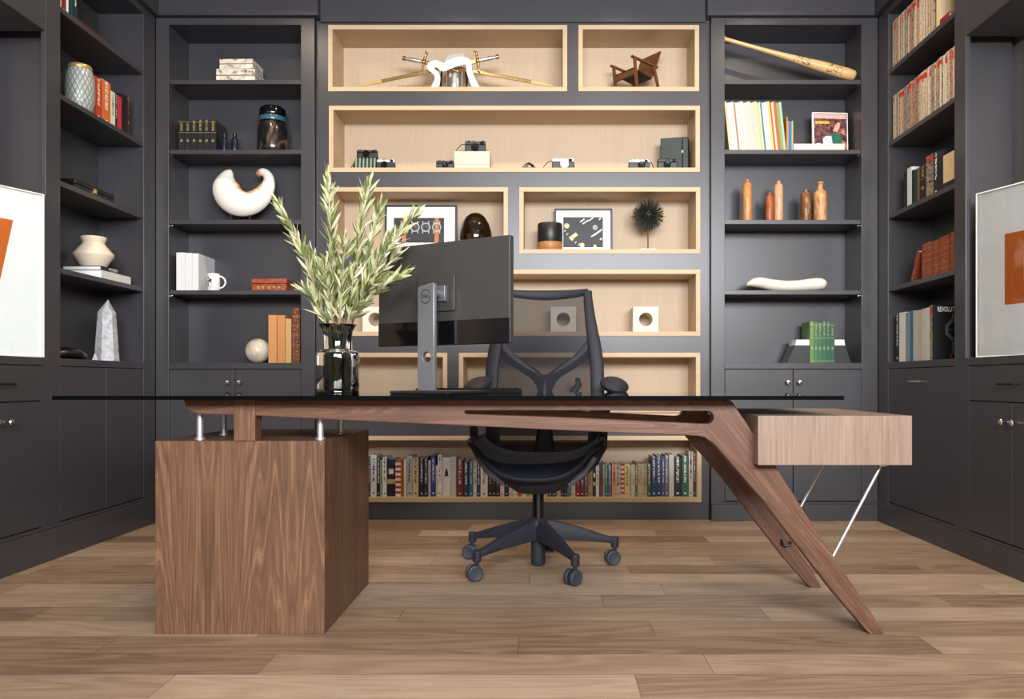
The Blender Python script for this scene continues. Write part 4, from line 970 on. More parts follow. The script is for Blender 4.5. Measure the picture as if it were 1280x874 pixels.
# cameras
def camera_(label, a, b, top, Y, z, lens=.5, lensr=.018, plate='silver', strap=0, lensm='blackgloss', prism=False, body='black', rz=0, ltop=None):
    w_ = X_(b, Y)-X_(a, Y); h = Z_(top, Y)-z
    t = thing('film_camera', label, 'camera', (X_((a+b)/2, Y), Y, z+.0004), (0, 0, R(rz)), 'cameras in the long niche')
    hb = h*.90
    MB().box(-w_/2, w_/2, 0, .034, 0, hb*.70).obj('body', M[body], t, bevel=.004)
    MB().box(-w_/2+.001, w_/2-.001, .001, .033, hb*.70, hb).obj('top_plate', M[plate], t, bevel=.003)
    lx = (lens-.5)*w_; lz = hb*.42
    Mx = Matrix.Translation((lx, 0, lz)) @ Matrix.Rotation(R(90), 4, 'X')
    l = MB().lathe([(lensr, 0), (lensr, .012), (lensr*.9, .014), (lensr*.9, .024), (lensr*.72, .024), (lensr*.66, .020), (0, .019)], 26, M=Mx).obj('lens', M[lensm], t)
    MB().lathe([(lensr*1.02, .011), (lensr*1.04, .012), (lensr*1.04, .015), (lensr*1.02, .016)], 26, cap=False, M=Mx).obj('lens_ring', M['silver'], l)
    MB().box(w_*.24, w_*.40, -.0015, .002, hb*.74, hb*.94).obj('viewfinder', M['blackgloss'], t, bevel=.0005)
    g = MB()
    for x, r in ((-w_*.32, .009), (-w_*.1, .006), (w_*.36, .008)): g.lathe([(r, hb), (r, hb+h*.085), (r*.8, h*.995), (0, h)], 16, x, .017, 0)
    g.obj('dials', M[plate], t)
    if prism: MB().hexa([(-w_*.14, .002, hb), (w_*.14, .002, hb), (w_*.14, .032, hb), (-w_*.14, .032, hb)], [(-w_*.08, .008, h), (w_*.08, .008, h), (w_*.08, .028, h), (-w_*.08, .028, h)]).obj('prism_hump', M[plate], t, bevel=.002)
    if strap:
        s = 1 if strap > 0 else -1; k = abs(strap)
        MB().tube([Vector((s*w_/2, .017, hb*.8)), Vector((s*(w_/2+.02*k), .01, hb*.75)), Vector((s*(w_/2+.045*k), .005, hb*.35)), Vector((s*(w_/2+.055*k), .02, .006)), Vector((s*(w_/2+.02*k), .04, .006))], (.0045, .0022), 8).obj('strap', M['black'], t)
    return t
Y0 = 4.612
# striped strap bundle with black camera case on it
ST = N('striped_strap_fabric'); x, y, z = ST.sep(ST.coord()); s1 = ST.math('GREATER_THAN', ST.math('FRACT', ST.math('MULTIPLY', x, 46.0)), .6)
ST.fin(ST.mix(s1, rgb(34, 52, 44), rgb(132, 146, 130)), .8)
zt = Z_(197.5, 4.65)
g = MB().hexa([(-.075, 0, 0), (.07, 0, 0), (.07, .10, 0), (-.075, .10, 0)], [(-.05, .012, zt-F2), (.068, .012, zt-F2), (.068, .09, zt-F2), (-.05, .09, zt-F2)])
o = top_obj(g, 'folded_strap', ST.m, 'folded green striped strap under the black camera at the niche end', 'strap', (X_(455, 4.63), 4.63, F2+.0004), smooth=0, bevel=.006)
MB().tube([Vector((-.08, .03, .004)), Vector((-.085, .03, .02)), Vector((-.05, .04, .075)), Vector((-.03, .05, .085))], (.005, .002), 8).obj('strap_end', M['black'], o)
camera_('black camera resting on the folded striped strap', 445.5, 471.5, 186.5, 4.65, zt, plate='black', lens=.5, lensr=.02)
camera_('silver and black camera beside the striped strap', 470.5, 493.5, 198, Y0, F2, lens=.45, lensr=.019, prism=True)
camera_('small black camera beside the white box', 545, 567, 199.8, Y0, F2, plate='black', lens=.55)
wb = thing('white_box', 'white box under a black camera in the long niche', 'box', (X_(590, 4.62), 4.62, F2+.0004))
zb2 = Z_(189.2, 4.62); w_ = X_(612, 4.62)-X_(568, 4.62)
MB().box(-w_/2, w_/2, 0, .12, 0, .03).obj('tray', M['boxcream'], wb, bevel=.001, smooth=0)
MB().box(-w_/2-.001, w_/2+.001, -.001, .121, .0305, zb2-F2).obj('lid', M['boxcream'], wb, bevel=.002, smooth=0)
camera_('black camera with hanging strap on top of the white box', 581, 607, 175, 4.65, zb2+.0005, plate='black', strap=-1, lensr=.022)
g = MB()
for k in range(3): g.tube([Vector((-.045+.01*k, .01*k, .003)), Vector((-.02+.008*k, .012*k, .03)), Vector((0, .014*k, .040)), Vector((.022-.004*k, .012*k, .028)), Vector((.045-.008*k, .01*k, .003))], .0028, 8, up=Vector((0, 1, 0)))
g.box(-.02, .02, -.001, .03, 0, .012)
top_obj(g, 'wire_easel', M['iron'], 'small folded wire stand lying between the two camera groups', 'stand', (X_(661, Y0), Y0, F2+.0004), smooth=60)
camera_('silver camera with white lens cap and loose black strap', 690, 718, 196.5, Y0, F2, lens=.55, lensr=.026, lensm='white', strap=-1)
camera_('chrome camera with round lens near the green box', 786, 812.5, 198, Y0, F2, lens=.6, lensr=.021, strap=1*.4)
camera_('black camera with silver finder in front of the green box', 822, 847, 197.5, Y0-.012, F2, plate='black', lens=.48, lensr=.021, prism=True)
GB = mat('dark_green_leatherette', rgb(24, 38, 32), .45)
t = thing('presentation_box', 'upright dark green box at the end of the long niche', 'box', (X_(843, 4.72), 4.72, F2+.0004), (0, 0, R(-14)))
MB().box(-.078, .05, -.05, .05, 0, .205).obj('body', GB, t, bevel=.004)
MB().box(.0505, .085, -.05, .05, 0, .205).obj('lid', GB, t, bevel=.004)
MB().box(.046, .056, -.054, -.0495, .11, .125).obj('clasp', M['brass'], t)
# framed prints
def framed(name, label, a, b, top, Y, z, fm):
    w_ = X_(b, Y)-X_(a, Y); h = Z_(top, Y)-z
    t = thing(name, label, 'framed print', (X_((a+b)/2, Y), Y, z+.0004), (R(-3), 0, 0), 'framed watch prints'); f = .011
    g = MB(); g.box(-w_/2, -w_/2+f, -.01, .014, 0, h); g.box(w_/2-f, w_/2, -.01, .014, 0, h); g.box(-w_/2+f, w_/2-f, -.01, .014, 0, f); g.box(-w_/2+f, w_/2-f, -.01, .014, h-f, h)
    g.obj('frame', fm, t, bevel=.001, smooth=0)
    MB().box(-w_/2+f, w_/2-f, -.001, .003, f, h-f).obj('mat_board', M['paper'], t, smooth=0)
    MB().box(-w_/2+f, w_/2-f, .0035, .012, f, h-f).obj('backing', M['black'], t, smooth=0)
    return t, w_, h
Yp = 4.765
t, w_, h = framed('framed_print', 'black framed print of wristwatches behind the olive branches', 481, 571, 256, Yp, F3, M['black'])
k_ = Yp/FPX; cx0 = 526
def q_(px, py): return ((px-cx0)*k_, Z_(py, Yp)-F3)
x0, z1 = q_(492, 272); x1, z0 = q_(555, 303.5)
pp = MB().box(x0, x1, -.0016, -.0008, z0, z1).obj('print', M['print_black'], t, smooth=0, label='dark photograph of wristwatches')
g1 = MB(); g2 = MB(); g3 = MB()
for i, (px, sm) in enumerate(((505, 0), (518.5, 1), (532, 1), (545.7, 0))):
    x, z = q_(px, 284)
    (g3 if not sm else g2).poly([(x-.012, z0+.002), (x+.012, z0+.002), (x+.013, z1-.002), (x-.011, z1-.002)], [], (0, -.0006, 0)).xf(Matrix.Identity(4))
    n = 28
    g1.poly([(x+.028*math.cos(2*PI*k/n), z+.028*math.sin(2*PI*k/n)) for k in range(n)], [[(x+.0225*math.cos(2*PI*k/n), z+.0225*math.sin(2*PI*k/n)) for k in range(n)]], (0, -.0006, 0))
    for s in (-1, 1):
        for v in (-1, 1): g1.box(x+s*.018-.003, x+s*.018+.003, -.0006, 0, z+v*.03-.007, z+v*.03+.007)
    for k in range(12): 
        a_ = 2*PI*k/12; g1.box(x+.018*math.cos(a_)-.0014, x+.018*math.cos(a_)+.0014, -.0016, -.0006, z+.018*math.sin(a_)-.0014, z+.018*math.sin(a_)+.0014)
    g1.box(x-.0008, x+.0008, -.0016, -.0006, z, z+.014); g1.box(x, x+.010, -.0016, -.0006, z-.0008, z+.0008)
sh = Matrix.Translation((0, -.0018, 0)); sh2 = Matrix.Translation((0, -.003, 0))
g2.xf(sh).obj('dark_straps', mat('print_dark_strap', rgb(46, 44, 44), .6), pp, smooth=0); g3.xf(sh).obj('tan_straps', M['print_strap'], pp, smooth=0); g1.xf(sh2).obj('watch_cases', mat('print_silver', rgb(190, 190, 190), .6), pp, smooth=0)
Yq = 4.765
t, w_, h = framed('framed_print', 'black framed close-up print of a watch dial beside the round canister', 693, 765.5, 260.5, Yq, F3, M['black'])
k_ = Yq/FPX
def c7(cx, cy): px, py = 640+cx/3.973, 220+cy/3.973; return ((px-729.25)*k_, Z_(py, Yq)-F3)
x0, z1 = c7(255, 203); x1, z0 = c7(452, 355)
pp = MB().box(x0, x1, -.0016, -.0008, z0, z1).obj('print', M['print_black'], t, smooth=0, label='black dial photograph with lume markers')
lm = MB(); wt = MB(); kk = k_/3.973
def disc(g, c, r, n=24, y=-.0024): g.poly([(c[0]+r*math.cos(2*PI*i/n), c[1]+r*math.sin(2*PI*i/n)) for i in range(n)], [], (0, .0006, 0), lambda p: Vector((p[0], y, p[1])))
def rot_rect(g, c, w2, h2, ang, y=-.0024):
    ca, sa = math.cos(R(ang)), math.sin(R(ang))
    g.poly([(c[0]+x*ca-z*sa, c[1]+x*sa+z*ca) for x, z in ((-w2, -h2), (w2, -h2), (w2, h2), (-w2, h2))], [], (0, .0006, 0), lambda p: Vector((p[0], y, p[1])))
for c_, r_ in ((c7(272, 247), 13*kk), (c7(348, 344), 12*kk), (c7(412, 349), 8*kk)):
    lm = MB(); disc(lm, c_, r_); lm.obj('lume_marker', M['print_lume'], pp, smooth=0)
lm = MB(); rot_rect(lm, c7(305, 300), 22*kk, 9*kk, 38)
for j in range(15):                                   # curved minute track at the lower corner
    a_ = R(188+j*5); cc = c7(452-0, 150); r = 225*kk
    px_, pz_ = cc[0]+r*math.cos(a_), cc[1]+r*math.sin(a_)
    if x0+.004 < px_ < x1-.004 and z0+.004 < pz_ < z1-.004: rot_rect(wt, (px_, pz_), 6*kk, 1.6*kk, math.degrees(a_))
for (cx, cy, n, ang) in ((352, 218, 4, 35), (368, 226, 5, 35), (395, 212, 4, 35), (440, 210, 2, 35), (413, 288, 6, 35), (425, 283, 6, 35), (436, 272, 5, 35), (445, 311, 2, 35)):
    c0 = c7(cx, cy)
    for j in range(n):
        off = (j-n/2)*7*kk; rot_rect(wt, (min(x1-.004, c0[0]+off*math.cos(R(ang))), min(z1-.004, c0[1]+off*math.sin(R(ang)))), 2.6*kk, 3.4*kk, ang+8*(j % 2))
n = 22; c0 = c7(413, 255); wt.poly([(c0[0]+11*kk*math.cos(2*PI*i/n), c0[1]+11*kk*math.sin(2*PI*i/n)) for i in range(n)], [[(c0[0]+8*kk*math.cos(2*PI*i/n), c0[1]+8*kk*math.sin(2*PI*i/n)) for i in range(n)]], (0, .0006, 0), lambda p: Vector((p[0], -.0024, p[1])))
rot_rect(wt, c0, 1.4*kk, 7*kk, 0)
lm.obj('lume_marker', M['print_lume'], pp, smooth=0); wt.obj('dial_lettering', M['paper'], pp, smooth=0)
# amber egg, canister, urchin
o = top_obj(MB().lathe([(0, .0), (.05, 0), (.072, .01), (.09, .04), (.097, .08), (.094, .12), (.082, .165), (.060, .205), (.036, .226), (.014, .234), (0, .2345)], 48), 'glass_egg', M['amberglass'], 'amber brown glass egg beside the watch print', 'glass ornament', (X_(594.5, 4.69), 4.69, F3+.0003), smooth=80)
MB().lathe([(0, .004), (.046, .004), (.066, .014), (.08, .04), (.085, .075), (0, .078)], 40).obj('amber_core', mat('amber_core', rgb(150, 110, 20), .1), o, smooth=80)
Y = 4.665; 
o = top_obj(MB().lathe([(0, .0), (.070, 0), (.0735, .004), (.0735, .050), (.0725, .0525), (0, .0525)], 44), 'canister', wood('canister_wood', rgb(130, 84, 46), rgb(166, 112, 66), rgb(190, 140, 90), 'X', 8, (12, 12, 2), .4), 'round black canister with wooden base in front of the dial print', 'canister', (X_(687.5, Y), Y, F3+.0003), smooth=50)
MB().lathe([(0, .053), (.0725, .053), (.0735, .055), (.0735, .158), (.070, .164), (0, .1645)], 44).obj('upper_cylinder', M['black'], o, smooth=50, label='matt black upper cylinder')
Y = 4.67; cz = Z_(269, Y)-F3
t = thing('urchin_ornament', 'spiky dark green ball on a thin rod in the niche', 'ornament', (X_(810, Y), Y, F3+.0004))
MB().box(-.05, .045, -.035, .035, 0, .014).obj('base', M['white'], t, bevel=.001, smooth=0)
MB().cyl((0, 0, .014), (0, 0, cz), .004, 12).obj('rod', M['darkwood'], t)
g = MB().ball((0, 0, cz), .040, 18); r2 = random.Random(3)
for k in range(330):
    z = 1-2*(k+.5)/330; a = k*2.39996; q = math.sqrt(1-z*z); d = Vector((q*math.cos(a), q*math.sin(a), z))
    d = (d+Vector((r2.uniform(-.06, .06), r2.uniform(-.06, .06), r2.uniform(-.06, .06)))).normalized(); c0 = Vector((0, 0, cz))
    g.tube([c0+d*.035, c0+d*r2.uniform(.088, .101)], [.0030, .0016], 5)
g.obj('spines', mat('urchin_green', rgb(50, 56, 44), .5), t, smooth=30)
# stone cubes with a round hole
ST2 = mat('pale_limestone', rgb(222, 212, 196), .7, var=.06, vs=18, bump=.15)
for (a, b, lab, sw_) in ((453, 485, 'pale stone cube with round hole peeking out beside the vase', .075), (688.3, 720.3, 'pale stone cube with round hole seen through the chair mesh', .075), (791.3, 823.3, 'pale stone cube with round hole in the open beside the chair', .075)):
    Y = 4.655; s = (X_(b, Y)-X_(a, Y))/2; n = 32; r = .040
    g = MB().poly([(-s, 0), (s, 0), (s, 2*s), (-s, 2*s)], [[(r*math.cos(2*PI*i/n), s+.001+r*math.sin(2*PI*i/n)) for i in range(n)]], (0, .135, 0))
    top_obj(g, 'stone_cube', ST2, lab, 'sculpture', (X_((a+b)/2, Y), Y, F4+.0004), group='pierced stone cubes', smooth=30, bevel=.0012)
# small pieces half hidden behind the chair back
g = MB().tube([Vector((0, 0, .0)), Vector((.0, 0, .02)), Vector((-.02, 0, .08)), Vector((-.018, 0, .13)), Vector((.012, 0, .17)), Vector((.004, 0, .20)), Vector((-.006, 0, .208))], [.03, .034, .03, .026, .02, .016, .006], 14)
top_obj(g, 'figurine', M['black'], 'small curved black figurine behind the chair mesh above the desk', 'figurine', (X_(721, 4.66), 4.66, F5+.0004), smooth=80)

# ---------------------------------------------------------------- things in the far-wall bookcase by the side wall
Y = 4.602; k_ = Y/FPX
a = Vector((X_(908.5, Y), Y, Z_(49.5, Y))); b = Vector((X_(1069, Y), Y, Z_(95.5, Y)))
L = (b-a).length; ang = math.atan2(-(b.z-a.z), b.x-a.x)
def bat_mat():
    g = N('ash_wood_bat'); v = g.coord(); x, y, z = g.sep(v)
    n1 = g.noise(g.mapv(v, (2, 60, 60)), 1.0, 3)
    col = g.ramp(n1, [(.3, rgb(196, 156, 100)), (.6, rgb(220, 184, 130)), (.8, rgb(232, 204, 156))])
    m = g.math('MULTIPLY', g.math('GREATER_THAN', g.noise(g.mapv(v, (60, 1, 150)), 1.0, 1), .56), g.math('GREATER_THAN', g.math('MULTIPLY', y, -1.0), .012))
    rg_ = g.math('ADD', g.math('MULTIPLY', g.math('GREATER_THAN', x, .40), g.math('LESS_THAN', x, .50)), g.math('MULTIPLY', g.math('GREATER_THAN', x, .60), g.math('LESS_THAN', x, .69)))
    m = g.math('MULTIPLY', m, rg_)
    return g.fin(g.mix(g.math('MULTIPLY', m, .8), col, rgb(60, 40, 26)), .35)
prof = [(0, -.034), (.017, -.033), (.021, -.028), (.020, -.02), (.0125, -.012), (.0115, .05), (.012, .16), (.0145, .28), (.019, .38), (.0255, .48), (.031, .58), (.0335, .66), (.034, L-.05), (.031, L-.015), (.024, L-.003), (0, L)]
o = top_obj(MB().lathe(prof, 32, M=Matrix.Rotation(R(90), 4, 'Y')), 'baseball_bat', bat_mat(), 'pale wooden baseball bat leaning across the top shelf', 'baseball bat', tuple(a), (0, ang, 0), smooth=60)
row = []
def c4(p, q, top, col, st_, desc): row.append((895+p/6.737, 895+q/6.737, 110+top/6.737, col, st_, desc))
LE = -R(6)
for i, t_ in enumerate([(113, 130, (226, 210, 160), 'pale yellow'), (131, 160, (234, 232, 224), 'white'), (161, 188, (230, 228, 220), 'white'), (189, 200, (192, 124, 74), 'thin orange-brown'), (201, 224, (230, 226, 212), 'cream-white'), (225, 247, (226, 224, 212), 'cream-white'), (248, 270, (228, 226, 214), 'cream-white'), (271, 291, (222, 218, 206), 'cream-white'),
        (292, 310, (218, 212, 196), 'cream'), (311, 329, (224, 218, 202), 'cream'), (330, 348, (216, 210, 190), 'cream'), (349, 367, (220, 214, 196), 'cream'), (368, 384, (226, 214, 176), 'cream'), (385, 399, (224, 206, 120), 'pale yellow'), (400, 411, (230, 226, 206), 'thin white'), (412, 424, (40, 130, 156), 'thin turquoise'),
        (425, 449, (234, 234, 234), 'bright white'), (450, 474, (230, 232, 236), 'bright white'), (475, 493, (232, 206, 110), 'yellow'), (494, 505, (206, 84, 50), 'thin red'), (506, 524, (232, 214, 190), 'cream'), (525, 545, (208, 88, 46), 'red-orange'), (546, 570, (140, 168, 80), 'green'), (571, 592, (170, 206, 180), 'pale mint')]):
    a_, b_, col, nm_ = t_; Y = 4.582; pa, pb = 895+a_/6.737, 895+b_/6.737
    book('magazine', '%s magazine leaning sideways, %s along the row below the bat' % (nm_, nth(i+1)), 'magazine', 'leaning magazines below the bat', (X_(pb, Y)-X_(pa, Y))*.955, .292-.004*(i*5 % 3), .205, tuple(v*.82 for v in rgb(*col)[:3])+(1,), (X_((pa+pb)/2, Y), Y, S2+.0004), 0, LE, 'plain', False)
for i, (a_, b_, top, col, lab) in enumerate([(594.5, 602, 243, (214, 140, 56), 'small orange booklet standing after the leaning magazines'), (603, 611, 276, (214, 120, 130), 'thin pink booklet between the orange and blue booklets'), (612.5, 630, 278, (46, 110, 160), 'small blue booklet at the end of the magazine row'), (631.5, 640, 282, (60, 160, 170), 'thin teal booklet beside the blue booklet'), (641.5, 650, 276, (226, 170, 80), 'thin yellow-orange booklet last in the magazine row')]):
    Y = 4.58; pa, pb = 895+a_/6.737, 895+b_/6.737
    book('booklet', lab, 'booklet', 'small booklets after the leaning magazines', (X_(pb, Y)-X_(pa, Y))*.97, Z_(110+top/6.737, Y)-S2, .14, rgb(*col), (X_((pa+pb)/2, Y), Y, S2+.0004), 0, 0, 'plain', False)
Y = 4.565; flat_book('book', 'cream book lying flat in front of the cased magazine', None, X_(1056, Y)-X_(992.5, Y), .085, .040, rgb(226, 218, 196), (X_(1024, Y), Y, S2+.0004), 0, 'plain')
Y = 4.68; t = thing('cased_magazine', 'sports magazine with colourful cover standing in a clear case', 'magazine', (X_(1038, Y), Y, S2+.0004), (R(-2), 0, R(4)))
w_, h = .215, .262
CP = N('magazine_cover_print'); v = CP.coord()
CP.fin(CP.ramp(CP.noise(v, 45, 5, .7, .4), [(.38, rgb(28, 20, 24)), (.5, rgb(84, 48, 52)), (.58, rgb(150, 96, 90)), (.66, rgb(36, 30, 40))]), .4)
MB().box(-w_/2, w_/2, -.004, .012, 0, h).obj('case', M['paper'], t, bevel=.002, smooth=0, label='white-edged case')
cv = MB().box(-w_/2+.008, w_/2-.006, -.0052, -.0042, .010, h-.006).obj('cover', CP.m, t, smooth=0)
FL = lambda c, n: mat(n, rgb(*c), .5)
MB().box(-w_/2+.010, w_/2-.012, -.0062, -.0053, h-.038, h-.010).obj('masthead', FL((214, 168, 160), 'masthead_pink'), cv, smooth=0)
g = MB()
for j in range(9): g.box(-.09+j*.0095, -.09+j*.0095+.0068, -.0066, -.0053, .190+(.003 if j % 3 else 0), .208)
g.obj('title_lettering', FL((224, 190, 50), 'title_yellow'), cv, smooth=0)
def blob(pts_, m, nm_, y=-.006): MB().poly(pts_, [], (0, .0007, 0), lambda p: Vector((p[0], y, p[1]))).obj(nm_, m, cv, smooth=0)
blob([(.015, .15), (.03, .19), (.05, .205), (.06, .195), (.055, .17), (.04, .145)], FL((206, 160, 128), 'skin_print'), 'printed_arm')
blob([(-.01, .06), (.05, .055), (.075, .09), (.06, .13), (.02, .14), (-.02, .11)], FL((28, 96, 76), 'jersey_green'), 'printed_jersey', -.0062)
blob([(-.045, .07), (.0, .05), (.012, .075), (.005, .12), (-.03, .12), (-.048, .1)], FL((190, 206, 206), 'jersey_white'), 'printed_shirt', -.0066)
blob([(.06, .14), (.075, .165), (.09, .15), (.085, .125)], FL((190, 120, 90), 'face_print'), 'printed_face')
blob([(.06, .11), (.1, .07), (.1, .04), (.07, .075)], FL((206, 110, 84), 'arm_print'), 'printed_sleeve')
MB().box(-.085, -.062, -.0068, -.0053, .035, .075).obj('printed_label', M['paper'], cv, smooth=0)
# wooden bottles
def bot(label, px, r, h, kind, cols, dark=False):
    Y = 4.625
    if kind == 0: prof = [(0, 0), (r*.96, 0), (r, .004), (r*.97, h*.84), (r*.8, h*.90), (r*.42, h*.925), (r*.40, h*.95), (r*.48, h*.96), (r*.42, h*.985), (0, h)]
    elif kind == 1: prof = [(0, 0), (r*.94, 0), (r, .005), (r, h*.66), (r*.9, h*.74), (r*.5, h*.80), (r*.40, h*.84), (r*.40, h*.94), (r*.5, h*.95), (r*.5, h*.985), (r*.4, h), (0, h)]
    else: prof = [(0, 0), (r*.96, 0), (r, .004), (r*.98, h*.80), (r*.75, h*.86), (r*.36, h*.90), (r*.34, h*.95), (r*.42, h*.97), (0, h)]
    m = speckle('turned_wood', [(.25, cols[0]), (.5, cols[1]), (.75, cols[2])], 24, .4, 5, 1.5, sc=(1.2, 1.2, .45))
    return top_obj(MB().lathe(prof, 32), 'wooden_bottle', m, label, 'wooden bottle', (X_(px, Y), Y, S3+.0003), group='turned wooden bottles', smooth=50)
bot('tall slim tan wooden bottle standing alone at the end of the row', 934, .0285, .254, 0, (rgb(150, 96, 50), rgb(188, 130, 76), rgb(206, 154, 100)))
bot('short reddish wooden bottle beside the tall pale one', 962, .0235, .182, 2, (rgb(120, 58, 28), rgb(160, 84, 44), rgb(180, 104, 60)))
bot('tall pale pinkish wooden bottle next to the short reddish one', 973.3, .0265, .246, 0, (rgb(176, 120, 84), rgb(206, 154, 116), rgb(216, 170, 132)))
bot('stocky wooden bottle with black burnt streaks', 1007.2, .0315, .198, 2, (rgb(20, 12, 10), rgb(120, 70, 40), rgb(206, 166, 110)))
bot('wide wooden bottle with turned neck and swirling brown grain', 1025.3, .038, .238, 1, (rgb(110, 60, 34), rgb(196, 142, 92), rgb(220, 176, 126)))
# bone-white sculpture
Y = 4.63; kq = Y/FPX/2.818
cl = [(151, 466, 3), (160, 461, 9), (178, 457, 16), (200, 457, 19), (240, 465, 20), (290, 469, 19.5), (340, 467, 20), (385, 463, 22), (410, 462, 21), (424, 462, 15), (431, 463, 5)]
pr = cr([Vector(((p-290)*kq, (488.5-q)*kq, r*kq)) for p, q, r in cl], 4)
top_obj(MB().tube([Vector((q.x, 0, q.y)) for q in pr], [(q.z, q.z*1.3) for q in pr], 20, up=Vector((0, 1, 0))), 'bone_sculpture', mat('bone_white', rgb(232, 222, 204), .5, var=.04), 'long smooth bone-white sculpture lying on the shelf under the wooden bottles', 'sculpture', (X_(880+290/2.818, Y), Y, S4+.0012), smooth=80)
# green books between bookends
Y = 4.592
for i in range(6):
    pa = 1012.3+i*5.15
    book('book', 'green gilt book between the bookends, %s of six from the bat-handle side' % nth(i+1), 'book', 'green books between bookends', 4.95*Y/FPX, .2415-.003*(i % 3), .15, rgb(*[(92, 128, 62), (58, 108, 60), (44, 100, 62), (36, 92, 60), (30, 84, 58), (34, 80, 62)][i]), (X_(pa+2.5, Y), Y, DK+.0004), 0, 0, 'gold')
for s, xa_, xb_, lab in ((-1, 984, 1011.9, 'black wedge bookend with white cap on the inner side of the green books'), (1, 1043.4, 1064, 'black wedge bookend with white cap between the green books and the corner')):
    xi, xo = (X_(xb_, Y), X_(xa_, Y)) if s < 0 else (X_(xa_, Y), X_(xb_, Y)); wz = abs(xo-xi)
    t = thing('bookend', lab, 'bookend', (xi, Y, DK+.0004), group='wedge bookends')
    zt_, zc = .102, .136; tp_ = wz*.58
    f = lambda x0_, x1_, z: [(min(x0_, x1_), .0, z), (max(x0_, x1_), .0, z), (max(x0_, x1_), .13, z), (min(x0_, x1_), .13, z)]
    MB().hexa(f(0, s*wz, 0), f(0, s*tp_*1.12, zt_)).obj('wedge', M['black'], t, bevel=.0015, smooth=0)
    MB().hexa(f(0, s*tp_*1.11, zt_+.0003), f(0, s*tp_, zc)).obj('cap', M['white'], t, bevel=.0015, smooth=0, label='white stone cap')

# ---------------------------------------------------------------- side bookcase with magazines (shelves facing -X)
XM = 1.928; rm = random.Random(21)
def mags(shelf, y_far, y_near, hh, desc, group, start=None):
    y = y_far; i = 0
    if start:
        o = book('magazine', start[0], 'magazine', group, .007, hh+.005, .2, start[1], (XM, y-.0035, shelf+.0004), R(-90), 0, 'plain', False); y -= .008
    items = []
    while y > y_near+.012:
        w_ = rm.uniform(.008, .0165); items.append((y, w_)); y -= w_+.0006
    for i, (y, w_) in enumerate(items):
        base = rm.choice([(206, 188, 158), (190, 168, 134), (226, 216, 198), (170, 150, 126), (130, 104, 84), (206, 190, 168), (96, 80, 72), (232, 226, 214), (60, 46, 42), (150, 58, 44), (216, 206, 186), (70, 78, 96), (196, 150, 100)])
        tone = 'pale' if sum(base) > 560 else ('tan' if sum(base) > 430 else 'dark')
        book('magazine', '%s speckled magazine spine, %s from the far corner on %s' % (tone, nth(i+1), desc), 'magazine', group, w_, hh*rm.uniform(.975, 1.0), .2, rgb(*base), (XM, y-w_/2, shelf+.0004), R(-90), 0, 'mag', False)
mags(S1, 4.400, 3.915, .262, 'the topmost side shelf', 'magazines on the topmost side shelf', ('thin teal magazine closest to the corner on the topmost magazine shelf', rgb(24, 96, 104)))
mags(S2, 4.385, 3.712, .252, 'the second magazine shelf', 'magazines on the second side shelf')
book('book', 'cream book beside the topmost row of magazines', 'book', None, .04, .22, .18, rgb(216, 198, 160), (XM+.004, 3.888, S1+.0004), R(-90), 0, 'plain')
flat_book('book', 'small red book lying flat after the topmost magazines', None, .085, .17, .03, rgb(140, 30, 30), (XM-.004, 3.815, S1+.0004), R(-90), 'plain')
top_obj(MB().lathe([(0, 0), (.03, 0), (.036, .02), (.038, .06), (.028, .1), (.02, .12), (.024, .15), (0, .152)], 24), 'black_vase', M['blackgloss'], 'small black vase on the topmost magazine shelf near the art', 'vase', (XM+.06, 3.728, S1+.0003), smooth=60)
XB = 1.945
def yb(px, X=XB): return X*FPX/(px-VX)
for i, (a_, b_, h, col, st_, lab) in enumerate([(1129.5, 1133.4, .20, (22, 22, 24), 'plain', 'black book at the corner end of the third side shelf'), (1134, 1139.3, .213, (214, 222, 226), 'plain', 'slim white book among dark books on the third side shelf'), (1139.8, 1142.2, .19, (24, 26, 28), 'plain', 'thin black book just after the slim white book'), (1142.4, 1146.8, .185, (26, 58, 52), 'plain', 'dark green book on the third side shelf'), (1147, 1149, .186, (130, 100, 60), 'plain', 'thin gold-brown book after the dark green one'),
        (1149.3, 1157.4, .19, (34, 26, 24), 'gold', 'thick black-brown gilt book on the third side shelf'), (1157.8, 1166.3, .217, (40, 38, 38), 'mag', 'black book with cream speckled spine on the third side shelf'), (1166.8, 1173, .215, (34, 30, 36), 'light', 'charcoal book with grey title on the third side shelf'), (1173.4, 1179.6, .207, (28, 30, 52), 'plain', 'dark navy book beside the cream box')]):
    y1, y0 = yb(a_), yb(b_)
    book('book', lab, 'book', 'dark books on the third side shelf', y1-y0-.001, h, .17, rgb(*col), (XB, (y0+y1)/2, S3+.0004), R(-90), 0, st_)
t = thing('cream_box', 'cream box with dark tray base on the third side shelf', 'box', (1.932, 3.795, S3+.0004), (0, 0, R(-90)))
MB().box(-.06, .055, 0, .16, 0, .03).obj('tray', M['black'], t, bevel=.001, smooth=0)
MB().box(-.055, .05, .004, .155, .0305, .168).obj('body', mat('cream_card', rgb(206, 180, 136), .7), t, bevel=.002, smooth=0)
MB().lathe([(0, 0), (.014, 0), (.016, .004), (.010, .012), (0, .014)], 18, M=Matrix.Translation((.05, .03, .13)) @ Matrix.Rotation(R(90), 4, 'Y')).obj('knob', mat('maroon_knob', rgb(80, 34, 30), .4), t)
LBK = [(1152, 1166.3, .182), (1166.7, 1173.6, .18), (1174, 1187.3, .185), (1187.8, 1193.5, .19)]
for i, (a_, b_, h) in enumerate(LBK):
    y1, y0 = yb(a_), yb(b_)
    book('leather_book', 'worn red-brown leather book upright on the fourth side shelf, %s from the leaning one' % nth(i+1), 'book', 'red-brown leather books', y1-y0-.001, h, .16, rgb(150, 66, 36), (XB, (y0+y1)/2, S4+.0004), R(-90), 0, 'leather')
